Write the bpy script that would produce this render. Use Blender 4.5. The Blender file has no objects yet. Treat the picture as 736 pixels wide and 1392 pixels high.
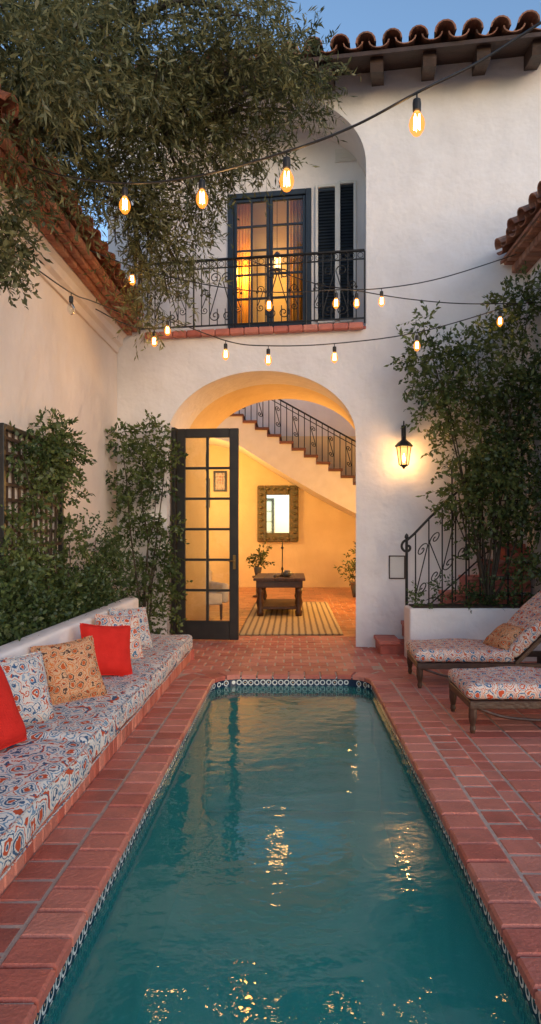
import bpy, math, random
import numpy as np
from mathutils import Matrix, Vector
random.seed(7); rng = np.random.default_rng(11)
sc = bpy.context.scene
sc.view_settings.view_transform = 'Standard'
try: sc.view_settings.look = 'None'
except Exception: pass
sc.view_settings.exposure = 0

# ------------------------------------------------------------------ survey helpers
FPX, HZ, VX, CH = 900.0, 725.0, 398.0, 1.5
D0, KA = 8.88, 0.155
ANG = math.atan(KA)
UX = Vector((math.cos(ANG), -math.sin(ANG), 0)); VXv = Vector((math.sin(ANG), math.cos(ANG), 0))
MF = Matrix.Translation((0, D0, 0)) @ Matrix.Rotation(-ANG, 4, 'Z')
ID = Matrix.Identity(4)
def P(x, y, Y):                       # point at distance Y along a sight line
    return Vector(((x-VX)/FPX*Y, Y, CH+(HZ-y)/FPX*Y))
def F(x, y, v=0.0):                   # facade-plane coordinates (u, z)
    d = Vector(((x-VX)/FPX, 1, (HZ-y)/FPX)); o = Vector((0, 0, CH)); c = Vector((0, D0, 0))
    t = (v-(o-c).dot(VXv))/d.dot(VXv); p = o+d*t
    return ((p-c).dot(UX), p.z)
def FW(u, v, z): return MF @ Vector((u, v, z))

# ------------------------------------------------------------------ materials
def newmat(name):
    m = bpy.data.materials.new(name); m.use_nodes = True
    nt = m.node_tree; return m, nt, nt.nodes['Principled BSDF']
def lk(nt, a, b): nt.links.new(a, b)
def rgb(c): return (c[0], c[1], c[2], 1)
def mat(name, col, col2=None, rough=.6, scale=5, bump=0, bscale=40, metal=0, spec=.5, tint=None, detail=6, grime=None, wavy=0):
    m, nt, b = newmat(name)
    b.inputs['Roughness'].default_value = rough; b.inputs['Metallic'].default_value = metal
    b.inputs['Specular IOR Level'].default_value = spec
    tc = nt.nodes.new('ShaderNodeTexCoord')
    n = nt.nodes.new('ShaderNodeTexNoise'); n.inputs['Scale'].default_value = scale; n.inputs['Detail'].default_value = detail
    lk(nt, tc.outputs['Object'], n.inputs['Vector'])
    r = nt.nodes.new('ShaderNodeValToRGB'); r.color_ramp.elements[0].position = .35; r.color_ramp.elements[1].position = .65
    r.color_ramp.elements[0].color = rgb(col); r.color_ramp.elements[1].color = rgb(col2 or [c*.82 for c in col])
    lk(nt, n.outputs['Fac'], r.inputs['Fac']); out = r.outputs['Color']
    if tint:
        a = nt.nodes.new('ShaderNodeAttribute'); a.attribute_name = 'tint'
        mx = nt.nodes.new('ShaderNodeMix'); mx.data_type = 'RGBA'; 
        lk(nt, a.outputs['Fac'], mx.inputs['Factor']); lk(nt, out, mx.inputs[6]); mx.inputs[7].default_value = rgb(tint)
        out = mx.outputs[2]
    if grime:
        n3 = nt.nodes.new('ShaderNodeTexNoise'); n3.inputs['Scale'].default_value = grime[0]; n3.inputs['Detail'].default_value = 10; n3.inputs['Roughness'].default_value = .65
        lk(nt, tc.outputs['Object'], n3.inputs['Vector'])
        r3 = nt.nodes.new('ShaderNodeValToRGB'); r3.color_ramp.elements[0].position = .48; r3.color_ramp.elements[1].position = .72
        r3.color_ramp.elements[0].color = (0, 0, 0, 1); r3.color_ramp.elements[1].color = (grime[2],)*3+(1,)
        lk(nt, n3.outputs['Fac'], r3.inputs['Fac']); mg = nt.nodes.new('ShaderNodeMix'); mg.data_type = 'RGBA'
        lk(nt, r3.outputs['Color'], mg.inputs['Factor']); lk(nt, out, mg.inputs[6]); mg.inputs[7].default_value = rgb(grime[1]); out = mg.outputs[2]
    lk(nt, out, b.inputs['Base Color'])
    last = None
    if wavy:
        n4 = nt.nodes.new('ShaderNodeTexNoise'); n4.inputs['Scale'].default_value = 2.4; n4.inputs['Detail'].default_value = 3
        lk(nt, tc.outputs['Object'], n4.inputs['Vector'])
        bw = nt.nodes.new('ShaderNodeBump'); bw.inputs['Strength'].default_value = wavy; bw.inputs['Distance'].default_value = .12
        lk(nt, n4.outputs['Fac'], bw.inputs['Height']); last = bw
    if bump:
        n2 = nt.nodes.new('ShaderNodeTexNoise'); n2.inputs['Scale'].default_value = bscale; n2.inputs['Detail'].default_value = 8
        lk(nt, tc.outputs['Object'], n2.inputs['Vector'])
        bp = nt.nodes.new('ShaderNodeBump'); bp.inputs['Strength'].default_value = bump; bp.inputs['Distance'].default_value = .02
        lk(nt, n2.outputs['Fac'], bp.inputs['Height'])
        if last: lk(nt, last.outputs['Normal'], bp.inputs['Normal'])
        lk(nt, bp.outputs['Normal'], b.inputs['Normal'])
    return m
def emis(name, col, s, mixt=None):
    m = bpy.data.materials.new(name); m.use_nodes = True; nt = m.node_tree; nt.nodes.clear()
    try: m.cycles.emission_sampling = 'NONE'
    except Exception: pass
    o = nt.nodes.new('ShaderNodeOutputMaterial'); e = nt.nodes.new('ShaderNodeEmission')
    e.inputs['Color'].default_value = rgb(col); e.inputs['Strength'].default_value = s
    if mixt is None: lk(nt, e.outputs[0], o.inputs['Surface'])
    else:
        t = nt.nodes.new('ShaderNodeBsdfTransparent'); mx = nt.nodes.new('ShaderNodeMixShader'); mx.inputs[0].default_value = mixt
        lk(nt, t.outputs[0], mx.inputs[1]); lk(nt, e.outputs[0], mx.inputs[2]); lk(nt, mx.outputs[0], o.inputs['Surface'])
    return m
def glassmat(name, tintc=(.9, .93, .92), refl=1.45, rough=.02):
    m = bpy.data.materials.new(name); m.use_nodes = True; nt = m.node_tree; nt.nodes.clear()
    o = nt.nodes.new('ShaderNodeOutputMaterial'); t = nt.nodes.new('ShaderNodeBsdfTransparent'); t.inputs[0].default_value = rgb(tintc)
    g = nt.nodes.new('ShaderNodeBsdfGlossy'); g.inputs['Roughness'].default_value = rough
    f = nt.nodes.new('ShaderNodeFresnel'); f.inputs[0].default_value = refl
    mx = nt.nodes.new('ShaderNodeMixShader')
    lk(nt, f.outputs[0], mx.inputs[0]); lk(nt, t.outputs[0], mx.inputs[1]); lk(nt, g.outputs[0], mx.inputs[2]); lk(nt, mx.outputs[0], o.inputs['Surface'])
    return m, nt, g, f, t, mx
def leafmat(name, dark, light, trans=.3):
    m = bpy.data.materials.new(name); m.use_nodes = True; nt = m.node_tree; nt.nodes.clear()
    o = nt.nodes.new('ShaderNodeOutputMaterial'); b = nt.nodes.new('ShaderNodeBsdfDiffuse')
    a = nt.nodes.new('ShaderNodeAttribute'); a.attribute_name = 'tint'
    mx = nt.nodes.new('ShaderNodeMix'); mx.data_type = 'RGBA'; lk(nt, a.outputs['Fac'], mx.inputs['Factor'])
    mx.inputs[6].default_value = rgb(dark); mx.inputs[7].default_value = rgb(light)
    lk(nt, mx.outputs[2], b.inputs[0])
    t = nt.nodes.new('ShaderNodeBsdfTranslucent'); lk(nt, mx.outputs[2], t.inputs[0])
    ms = nt.nodes.new('ShaderNodeMixShader'); ms.inputs[0].default_value = trans
    gl = nt.nodes.new('ShaderNodeBsdfGlossy'); gl.inputs['Roughness'].default_value = .45; gl.inputs[0].default_value = (.6, .6, .6, 1)
    m3 = nt.nodes.new('ShaderNodeMixShader'); m3.inputs[0].default_value = .05
    lk(nt, b.outputs[0], ms.inputs[1]); lk(nt, t.outputs[0], ms.inputs[2]); lk(nt, ms.outputs[0], m3.inputs[1]); lk(nt, gl.outputs[0], m3.inputs[2]); lk(nt, m3.outputs[0], o.inputs['Surface'])
    return m
def fabric(name, scale, bg, ca, cb, cc, rnd=.35):
    m, nt, b = newmat(name); b.inputs['Roughness'].default_value = .9; b.inputs['Specular IOR Level'].default_value = .15
    tc = nt.nodes.new('ShaderNodeTexCoord')
    n = nt.nodes.new('ShaderNodeTexNoise'); n.inputs['Scale'].default_value = scale*2.2; n.inputs['Detail'].default_value = 3
    lk(nt, tc.outputs['Object'], n.inputs['Vector'])
    vm = nt.nodes.new('ShaderNodeVectorMath'); vm.operation = 'MULTIPLY_ADD'; vm.inputs[1].default_value = (.6/scale,)*3
    lk(nt, n.outputs['Color'], vm.inputs[0]); lk(nt, tc.outputs['Object'], vm.inputs[2])
    mp = nt.nodes.new('ShaderNodeMapping'); mp.inputs['Scale'].default_value = (scale*1.25, scale*.85, scale); lk(nt, vm.outputs[0], mp.inputs[0])
    v = nt.nodes.new('ShaderNodeTexVoronoi'); v.inputs['Scale'].default_value = 1; v.inputs['Randomness'].default_value = rnd
    lk(nt, mp.outputs[0], v.inputs['Vector'])
    def ramp(src, stops):
        r = nt.nodes.new('ShaderNodeValToRGB'); r.color_ramp.interpolation = 'CONSTANT'
        els = r.color_ramp.elements; els[0].position = 0; els[0].color = rgb(stops[0][1]); els[1].position = stops[1][0]; els[1].color = rgb(stops[1][1])
        for p, c in stops[2:]:
            e = els.new(p); e.color = rgb(c)
        lk(nt, src, r.inputs['Fac']); return r.outputs['Color']
    c1 = ramp(v.outputs['Distance'], [(0, ca), (.20, bg), (.25, cb), (.34, bg), (.42, cc), (.47, bg), (.55, ca), (.60, bg), (.72, cb)])
    c2 = ramp(v.outputs['Distance'], [(0, cb), (.12, bg), (.17, ca), (.30, bg), (.38, cb), (.44, bg), (.52, cc), (.58, bg), (.70, ca)])
    sx = nt.nodes.new('ShaderNodeSeparateColor'); lk(nt, v.outputs['Color'], sx.inputs[0])
    gt = nt.nodes.new('ShaderNodeMath'); gt.operation = 'GREATER_THAN'; gt.inputs[1].default_value = .5; lk(nt, sx.outputs[0], gt.inputs[0])
    mx = nt.nodes.new('ShaderNodeMix'); mx.data_type = 'RGBA'; lk(nt, gt.outputs[0], mx.inputs['Factor']); lk(nt, c1, mx.inputs[6]); lk(nt, c2, mx.inputs[7])
    lk(nt, mx.outputs[2], b.inputs['Base Color'])
    n2 = nt.nodes.new('ShaderNodeTexNoise'); n2.inputs['Scale'].default_value = 9; lk(nt, tc.outputs['Object'], n2.inputs['Vector'])
    bp = nt.nodes.new('ShaderNodeBump'); bp.inputs['Strength'].default_value = .5; bp.inputs['Distance'].default_value = .03
    lk(nt, n2.outputs['Fac'], bp.inputs['Height']); lk(nt, bp.outputs['Normal'], b.inputs['Normal'])
    return m

STUC = mat('stucco', (.82, .785, .775), (.75, .715, .705), rough=.85, scale=1.3, bump=.4, bscale=14, spec=.2, detail=9, grime=(.9, (.60, .55, .52), .35), wavy=.35)
STUCL = mat('stucco_side', (.84, .72, .63), (.76, .64, .55), rough=.85, scale=1.1, bump=.4, bscale=12, spec=.2, detail=9, grime=(.9, (.62, .50, .42), .35), wavy=.35)
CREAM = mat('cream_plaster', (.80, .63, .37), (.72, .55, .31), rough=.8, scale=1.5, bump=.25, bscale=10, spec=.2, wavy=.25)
TILE = mat('terracotta_paver', (.50, .125, .085), (.38, .092, .066), rough=.5, scale=9, bump=.4, bscale=60, tint=(.62, .235, .17), spec=.35, grime=(2.2, (.27, .095, .068), .6))
TILEI = mat('hall_paver', (.34, .12, .05), (.25, .08, .035), rough=.28, scale=9, bump=.2, bscale=40, tint=(.5, .2, .09))
MORT = mat('mortar', (.55, .42, .34), (.46, .35, .28), rough=.9, scale=20, bump=.4, bscale=90)
ROOFT = mat('roof_clay', (.34, .14, .085), (.17, .085, .06), rough=.85, scale=7, bump=.5, bscale=30, tint=(.42, .22, .15), grime=(5, (.08, .06, .045), .7))
ROOFR = mat('roof_clay_red', (.38, .12, .06), (.25, .075, .04), rough=.85, scale=7, bump=.5, bscale=30, tint=(.45, .19, .1), grime=(5, (.09, .05, .035), .6))
WOODD = mat('dark_wood', (.035, .018, .012), (.06, .03, .02), rough=.6, scale=6, bump=.3, bscale=30)
WOODM = mat('brown_wood', (.07, .03, .016), (.04, .018, .011), rough=.45, scale=10, bump=.3, bscale=40)
BLACK = mat('black_paint', (.012, .011, .011), (.02, .018, .016), rough=.4, scale=8)
NAVY = mat('navy_paint', (.014, .024, .04), (.022, .034, .05), rough=.45, scale=8)
IRON = mat('wrought_iron', (.012, .012, .013), (.025, .022, .02), rough=.5, scale=20, metal=.3)
WHITE = mat('white_paint', (.72, .7, .67), (.66, .64, .6), rough=.6, scale=4)
POOLM = mat('pool_plaster', (.20, .72, .66), (.15, .62, .58), rough=.8, scale=2.5, bump=.1, bscale=5)
SOIL = mat('soil', (.05, .032, .02), (.03, .02, .012), rough=.95, scale=12, bump=.6, bscale=30)
BARK = mat('bark', (.09, .065, .045), (.05, .035, .025), rough=.9, scale=12, bump=.8, bscale=25)
STEM = mat('stem', (.07, .05, .03), (.04, .03, .02), rough=.9, scale=12)
REDF = mat('red_linen', (.62, .028, .020), (.55, .022, .016), rough=.9, scale=12, bump=.3, bscale=90, spec=.15)
SOFAW = mat('sofa_linen', (.62, .52, .40), (.52, .43, .33), rough=.9, scale=6, bump=.3, bscale=20)
POTM = mat('glazed_pot', (.06, .1, .12), (.12, .07, .04), rough=.3, scale=6)
BRASS = mat('brass', (.35, .22, .08), (.25, .15, .06), rough=.35, metal=1)
GILT = mat('antique_frame', (.10, .10, .05), (.18, .13, .06), rough=.55, scale=12, bump=.6, bscale=30)
CURT = mat('curtain', (.8, .45, .12), (.62, .3, .06), rough=.9, scale=3)
OLIVE = leafmat('olive_leaf', (.05, .062, .022), (.32, .29, .12), .35)
GREEN = leafmat('vine_leaf', (.028, .058, .016), (.18, .22, .065), .3)
DKGREEN = leafmat('hedge_leaf', (.024, .052, .016), (.13, .175, .055), .25)
GLASS = glassmat('pane_glass')[0]
MIR, nt_, b_ = newmat('mirror_glass'); b_.inputs['Metallic'].default_value = 1; b_.inputs['Roughness'].default_value = .04; b_.inputs['Base Color'].default_value = (.6, .68, .74, 1)
BULBG = emis('bulb_glass', (1, .27, .03), 2.1, .6)
FILA = emis('filament', (1, .66, .28), 60)
LGLASS = emis('lantern_glass', (1, .46, .12), 1.8, .5)
PGLASS = emis('pendant_glass', (1, .50, .14), 9, .7)
FLAME = emis('lantern_flame', (1, .7, .35), 30)
FAB1 = fabric('ikat_blue', 8.5, (.68, .64, .59), (.50, .085, .035), (.05, .11, .20), (.16, .27, .38), .5)
FAB2 = fabric('ikat_orange', 13, (.56, .34, .20), (.46, .085, .02), (.09, .05, .04), (.55, .16, .04), .3)
FAB3 = fabric('ikat_blue_small', 12, (.60, .55, .50), (.46, .075, .03), (.045, .11, .22), (.25, .33, .42), .3)
FAB4 = fabric('ikat_lounge', 10, (.66, .58, .51), (.52, .085, .035), (.05, .14, .26), (.55, .14, .05), .4)
# rug: woven lengthwise stripes
RUG, nt, b = newmat('jute_rug'); b.inputs['Roughness'].default_value = .95
tc = nt.nodes.new('ShaderNodeTexCoord'); w = nt.nodes.new('ShaderNodeTexWave'); w.inputs['Scale'].default_value = 3.2; w.inputs['Distortion'].default_value = .6; w.inputs['Detail'].default_value = 4; w.bands_direction = 'X'
lk(nt, tc.outputs['Object'], w.inputs['Vector']); r = nt.nodes.new('ShaderNodeValToRGB'); r.color_ramp.elements[0].color = (.16, .11, .06, 1); r.color_ramp.elements[1].color = (.48, .37, .20, 1); r.color_ramp.elements[1].position = .5
lk(nt, w.outputs['Fac'], r.inputs['Fac']); lk(nt, r.outputs[0], b.inputs['Base Color'])
# waterline mosaic
MOS, nt, b = newmat('mosaic'); b.inputs['Roughness'].default_value = .25
tc = nt.nodes.new('ShaderNodeTexCoord'); v = nt.nodes.new('ShaderNodeTexVoronoi'); v.inputs['Scale'].default_value = 16; v.inputs['Randomness'].default_value = .08
lk(nt, tc.outputs['Object'], v.inputs['Vector']); r = nt.nodes.new('ShaderNodeValToRGB'); r.color_ramp.interpolation = 'CONSTANT'
r.color_ramp.elements[0].color = (.6, .38, .2, 1); r.color_ramp.elements[1].position = .17; r.color_ramp.elements[1].color = (.01, .02, .05, 1)
e = r.color_ramp.elements.new(.33); e.color = (.75, .75, .68, 1); e = r.color_ramp.elements.new(.47); e.color = (.01, .025, .06, 1)
lk(nt, v.outputs['Distance'], r.inputs['Fac']); lk(nt, r.outputs[0], b.inputs['Base Color'])
# water: clear layer with a little teal scattering, fresnel reflections and soft ripples
WATER, nt, g, f, t_w, mxw = glassmat('water', (.50, .90, .86), 1.36, .015)
df = nt.nodes.new('ShaderNodeBsdfDiffuse'); df.inputs[0].default_value = (.035, .33, .30, 1)
m2 = nt.nodes.new('ShaderNodeMixShader'); m2.inputs[0].default_value = .5
lk(nt, t_w.outputs[0], m2.inputs[1]); lk(nt, df.outputs[0], m2.inputs[2]); lk(nt, m2.outputs[0], mxw.inputs[1])
mu = nt.nodes.new('ShaderNodeMath'); mu.operation = 'MULTIPLY'; mu.inputs[1].default_value = 1.15; mu.use_clamp = True; lk(nt, f.outputs[0], mu.inputs[0]); lk(nt, mu.outputs[0], mxw.inputs[0])
tc = nt.nodes.new('ShaderNodeTexCoord'); mp = nt.nodes.new('ShaderNodeMapping'); mp.inputs['Scale'].default_value = (.8, 1.0, 1)
n = nt.nodes.new('ShaderNodeTexNoise'); n.inputs['Scale'].default_value = 8; n.inputs['Detail'].default_value = 3; n.inputs['Roughness'].default_value = .5
bp = nt.nodes.new('ShaderNodeBump'); bp.inputs['Strength'].default_value = .42; bp.inputs['Distance'].default_value = .012
lk(nt, tc.outputs['Object'], mp.inputs[0]); lk(nt, mp.outputs[0], n.inputs['Vector']); lk(nt, n.outputs['Fac'], bp.inputs['Height'])
lk(nt, bp.outputs['Normal'], g.inputs['Normal']); lk(nt, bp.outputs['Normal'], f.inputs['Normal'])

# ------------------------------------------------------------------ mesh builder
class B:
    def __init__(s, M=ID): s.v = []; s.f = []; s.t = []; s.M = M
    def add(s, vs, fs, tint=0.0, M=None):
        T = s.M if M is None else s.M @ M
        o = len(s.v)
        s.v += [T @ Vector(p) for p in vs]; s.t += [tint]*len(vs)
        s.f += [tuple(i+o for i in f) for f in fs]
    def box(s, x0, x1, y0, y1, z0, z1, tint=0.0, M=None):
        vs = [(x0,y0,z0),(x1,y0,z0),(x1,y1,z0),(x0,y1,z0),(x0,y0,z1),(x1,y0,z1),(x1,y1,z1),(x0,y1,z1)]
        s.add(vs, [(0,3,2,1),(4,5,6,7),(0,1,5,4),(1,2,6,5),(2,3,7,6),(3,0,4,7)], tint, M)
    def bbox(s, x0, x1, y0, y1, z0, z1, c=.006, tint=0.0, M=None):   # box with chamfered edges
        xs=[x0,x0+c,x1-c,x1]; ys=[y0,y0+c,y1-c,y1]; zs=[z0,z0+c,z1-c,z1]
        vs=[]; idx={}
        def vid(i,j,k):
            key=(i,j,k)
            if key not in idx: idx[key]=len(vs); vs.append((xs[i],ys[j],zs[k]))
            return idx[key]
        fs=[]
        for k in (0,3):
            fs.append([vid(1,1,k),vid(2,1,k),vid(2,2,k),vid(1,2,k)][::(1 if k else -1)])
        for j in (0,3):
            fs.append([vid(1,j,1),vid(2,j,1),vid(2,j,2),vid(1,j,2)][::(-1 if j else 1)])
        for i in (0,3):
            fs.append([vid(i,1,1),vid(i,2,1),vid(i,2,2),vid(i,1,2)][::(1 if i else -1)])
        for a in (0,3):
            a1=1 if a==0 else 2
            for c_ in (0,3):
                c1=1 if c_==0 else 2
                fs.append([vid(a,c1,1),vid(a,c1,2),vid(a1,c_,2),vid(a1,c_,1)])
                fs.append([vid(a,1,c1),vid(a,2,c1),vid(a1,2,c_),vid(a1,1,c_)])
                fs.append([vid(1,a,c1),vid(2,a,c1),vid(2,a1,c_),vid(1,a1,c_)])
                for d in (0,3):
                    d1=1 if d==0 else 2
                    fs.append([vid(a,c1,d1),vid(a1,c_,d1),vid(a1,c1,d)])
        s.add(vs, fs, tint, M)
    def tube(s, pts, r, n=8, tint=0.0):
        pts = [Vector(p) for p in pts]; m = len(pts); rs = r if hasattr(r, '__len__') else [r]*m
        vs = []; fs = []; prev = None
        for i, p in enumerate(pts):
            t = (pts[min(i+1, m-1)]-pts[max(i-1, 0)])
            t = t.normalized() if t.length > 1e-9 else Vector((0, 0, 1))
            if prev is None:
                a = Vector((0, 0, 1)) if abs(t.z) < .9 else Vector((1, 0, 0)); nn = t.cross(a).normalized()
            else: nn = (prev - t*prev.dot(t)).normalized()
            prev = nn; bb = t.cross(nn)
            for k in range(n):
                a = 2*math.pi*k/n; vs.append(p+(nn*math.cos(a)+bb*math.sin(a))*rs[i])
        for i in range(m-1):
            for k in range(n):
                fs.append((i*n+k, i*n+(k+1) % n, (i+1)*n+(k+1) % n, (i+1)*n+k))
        fs.append(tuple(range(n))[::-1]); fs.append(tuple((m-1)*n+k for k in range(n)))
        s.add(vs, fs, tint)
    def lathe(s, prof, c, n=16, tint=0.0, ph=0.0):
        vs = []; fs = []; m = len(prof)
        for r, z in prof:
            for k in range(n):
                a = 2*math.pi*k/n+ph; vs.append((c[0]+r*math.cos(a), c[1]+r*math.sin(a), c[2]+z))
        for i in range(m-1):
            for k in range(n): fs.append((i*n+k, i*n+(k+1) % n, (i+1)*n+(k+1) % n, (i+1)*n+k))
        fs.append(tuple(range(n))[::-1]); fs.append(tuple((m-1)*n+k for k in range(n)))
        s.add(vs, fs, tint)
    def rbox(s, hx, hy, hz, r, M=ID, puff=0.0, step=.1):
        def ax(h):
            rr = min(r, h); a = [-h+rr*(1-math.cos(t*math.pi/6)) for t in range(0, 4)]
            n = max(1, int((2*(h-rr))/step)); mid = [-h+rr+(2*(h-rr))*k/n for k in range(1, n)] if h > rr else []
            a += mid; a += [h-rr*(1-math.cos(t*math.pi/6)) for t in range(3, -1, -1)]
            out = []
            for q in a:
                if not out or q-out[-1] > 1e-6: out.append(q)
            return out
        H = (hx, hy, hz); A = [ax(h) for h in H]; vid = {}; vs = []; fs = []
        def get(p):
            k = tuple(round(q, 5) for q in p)
            if k not in vid:
                inn = [max(-(H[i]-min(r, H[i])), min(H[i]-min(r, H[i]), p[i])) for i in range(3)]
                d = Vector([p[i]-inn[i] for i in range(3)]); L = d.length
                q = Vector(inn)+d*(min(r, *H)/L if L > 0 else 0)
                if puff:
                    q.z += puff*(1 if p[2] > 0 else .0)*(math.sin(q.x*9+1)*math.sin(q.y*5.3+q.x*2)*.6+(1-(q.x/hx)**2)*.8)
                    q.x += puff*.5*math.sin(q.y*7)*(abs(q.x)/hx)
                vid[k] = len(vs); vs.append(q)
            return vid[k]
        for axn in range(3):
            i, j = [q for q in range(3) if q != axn]
            for sg in (-1, 1):
                for a in range(len(A[i])-1):
                    for b in range(len(A[j])-1):
                        q = []
                        for (aa, bb) in ((a, b), (a+1, b), (a+1, b+1), (a, b+1)):
                            p = [0, 0, 0]; p[axn] = sg*H[axn]; p[i] = A[i][aa]; p[j] = A[j][bb]; q.append(get(p))
                        flip = (sg < 0) ^ (axn == 1)
                        if flip: q = q[::-1]
                        fs.append(q)
        s.add(vs, fs, 0, M)
    def pillow(s, w, h, t, M):
        n = 18; vs = []; fs = []
        for sg in (1, -1):
            o = len(vs)
            for i in range(n+1):
                for j in range(n+1):
                    u = -1+2*i/n; v = -1+2*j/n
                    x = w/2*u*(1-.09*(1-v*v)*abs(u)); y = h/2*v*(1-.09*(1-u*u)*abs(v))
                    k = max(0, (1-u**4)*(1-v**4)); z = sg*t/2*(k**.55)*(1+.06*math.sin(5*u+2*v)+.05*math.sin(7*v))
                    vs.append((x, y, z))
            for i in range(n):
                for j in range(n):
                    a = o+i*(n+1)+j; q = (a, a+n+1, a+n+2, a+1); fs.append(q if sg > 0 else q[::-1])
        s.add(vs, fs, 0, M)
    def prism(s, poly, a0, a1, plane='XZ', tint=0.0, M=None):   # convex or simple polygon extruded
        m = len(poly); vs = []
        for a in (a0, a1):
            for (p, q) in poly:
                vs.append((p, a, q) if plane == 'XZ' else ((a, p, q) if plane == 'YZ' else (p, q, a)))
        fs = [tuple(range(m)), tuple(range(2*m-1, m-1, -1))]
        for i in range(m): fs.append((i, m+i, m+(i+1) % m, (i+1) % m))
        s.add(vs, fs, tint, M)
    def obj(s, name, m, parent=None, smooth=False, label=None, fixn=False):
        loc = parent['_loc'] if parent is not None else None
        base = Vector(loc) if loc is not None else Vector((0, 0, 0))
        me = bpy.data.meshes.new(name); me.from_pydata([tuple(p-base) for p in s.v], [], s.f); me.validate()
        if len(s.t) == len(me.vertices):
            at = me.attributes.new('tint', 'FLOAT', 'POINT'); at.data.foreach_set('value', s.t)
        me.materials.append(m)
        if smooth: me.polygons.foreach_set('use_smooth', [True]*len(me.polygons))
        if fixn:
            import bmesh
            bm = bmesh.new(); bm.from_mesh(me); bmesh.ops.recalc_face_normals(bm, faces=bm.faces); bm.to_mesh(me); bm.free()
        return link(name, me, parent, label, base)
def link(name, me, parent, label=None, base=None):
    o = bpy.data.objects.new(name, me); sc.collection.objects.link(o)
    if parent is not None:
        o.parent = parent; o['_loc'] = parent['_loc']
    else: o['_loc'] = (0.0, 0.0, 0.0)
    if label: o['label'] = label
    return o
def thing(name, loc, label, cat, group=None, kind=None):
    o = bpy.data.objects.new(name, None); o.empty_display_size = .2; o.location = loc; sc.collection.objects.link(o)
    o['_loc'] = tuple(loc); o['label'] = label; o['category'] = cat
    if group: o['group'] = group
    if kind: o['kind'] = kind
    return o
def sub(parent, name):     # a sub-assembly empty at the thing's base
    o = bpy.data.objects.new(name, None); o.empty_display_size = .1; sc.collection.objects.link(o); o.parent = parent; o['_loc'] = parent['_loc']; return o
def top(o, label, cat, group=None, kind=None):
    o['label'] = label; o['category'] = cat
    if group: o['group'] = group
    if kind: o['kind'] = kind
def smoothpts(pts, k=8):
    pts = [Vector(p) for p in pts]; out = []
    q = [pts[0]*2-pts[1]]+pts+[pts[-1]*2-pts[-2]]
    for i in range(1, len(q)-2):
        for j in range(k):
            t = j/k; a, b, c, d = q[i-1], q[i], q[i+1], q[i+2]
            out.append(.5*((2*b)+(c-a)*t+(2*a-5*b+4*c-d)*t*t+(3*b-a-3*c+d)*t**3))
    out.append(pts[-1]); return out
def spiral(cx, cz, r0, turns, a0, sgn, n=22):
    return [(cx+r0*(1-.85*i/n)*math.cos(a0+sgn*2*math.pi*turns*i/n), cz+r0*(1-.85*i/n)*math.sin(a0+sgn*2*math.pi*turns*i/n)) for i in range(n+1)]
def scroll_pts(w, h):   # an S scroll, centred on zero, width w height h
    r = w/2
    up = [(p[0], p[1]) for p in spiral(0, h/2-r, r, 1.3, math.pi, -1)][::-1]
    lo = [(p[0], p[1]) for p in spiral(0, -h/2+r, r, 1.3, 0, -1)]
    return up+lo
def slab(outline, holes, y0, y1, M, name, m, parent, tintless=True, bridge=None):
    cu = bpy.data.curves.new('tmp', 'CURVE'); cu.dimensions = '2D'; cu.fill_mode = 'BOTH'; cu.extrude = abs(y1-y0)/2
    for loop in [outline]+holes:
        sp = cu.splines.new('POLY'); sp.points.add(len(loop)-1)
        for p, q in zip(sp.points, loop): p.co = (q[0], q[1], 0, 1)
        sp.use_cyclic_u = True
    ob = bpy.data.objects.new('tmp', cu); sc.collection.objects.link(ob)
    dg = bpy.context.evaluated_depsgraph_get(); me = bpy.data.meshes.new_from_object(ob.evaluated_get(dg))
    bpy.data.objects.remove(ob)
    base = Vector(parent['_loc']) if parent is not None else Vector((0, 0, 0))
    T = Matrix.Translation(-base) @ M @ Matrix.Translation((0, (y0+y1)/2, 0)) @ Matrix.Rotation(math.pi/2, 4, 'X')
    me.transform(T); me.name = name; me.materials.clear(); me.materials.append(m)
    return link(name, me, parent)
def leafset(name, m, Pn, Dn, L, W, tint, parent, extra=None):
    n = len(Pn); R = rng.normal(size=(n, 3)); S = np.cross(Dn, R); S /= np.linalg.norm(S, axis=1)[:, None]+1e-9
    Nn = np.cross(S, Dn); L = L[:, None]; W = W[:, None]
    V = np.empty((n, 4, 3)); V[:, 0] = Pn; V[:, 1] = Pn+Dn*L*.45+S*W+Nn*W*.4; V[:, 2] = Pn+Dn*L; V[:, 3] = Pn+Dn*L*.45-S*W+Nn*W*.4
    V = V.reshape(-1, 3); T = np.repeat(tint, 4)
    if extra is not None:      # twig ribbons (k,4,3)
        V = np.concatenate([V, extra.reshape(-1, 3)]); T = np.concatenate([T, np.zeros(len(extra)*4)])
    V = V-np.array(parent['_loc'])[None, :]
    q = len(V)//4; me = bpy.data.meshes.new(name); me.vertices.add(q*4); me.vertices.foreach_set('co', V.astype(np.float32).ravel())
    me.loops.add(q*4); me.loops.foreach_set('vertex_index', np.arange(q*4, dtype=np.int32))
    me.polygons.add(q); me.polygons.foreach_set('loop_start', np.arange(0, q*4, 4, dtype=np.int32)); me.polygons.foreach_set('loop_total', np.full(q, 4, dtype=np.int32))
    me.update(calc_edges=True); at = me.attributes.new('tint', 'FLOAT', 'POINT'); at.data.foreach_set('value', np.clip(T, 0, 1).astype(np.float32))
    me.materials.append(m); return link(name, me, parent)
def norm(a): return a/(np.linalg.norm(a, axis=1)[:, None]+1e-9)
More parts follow.
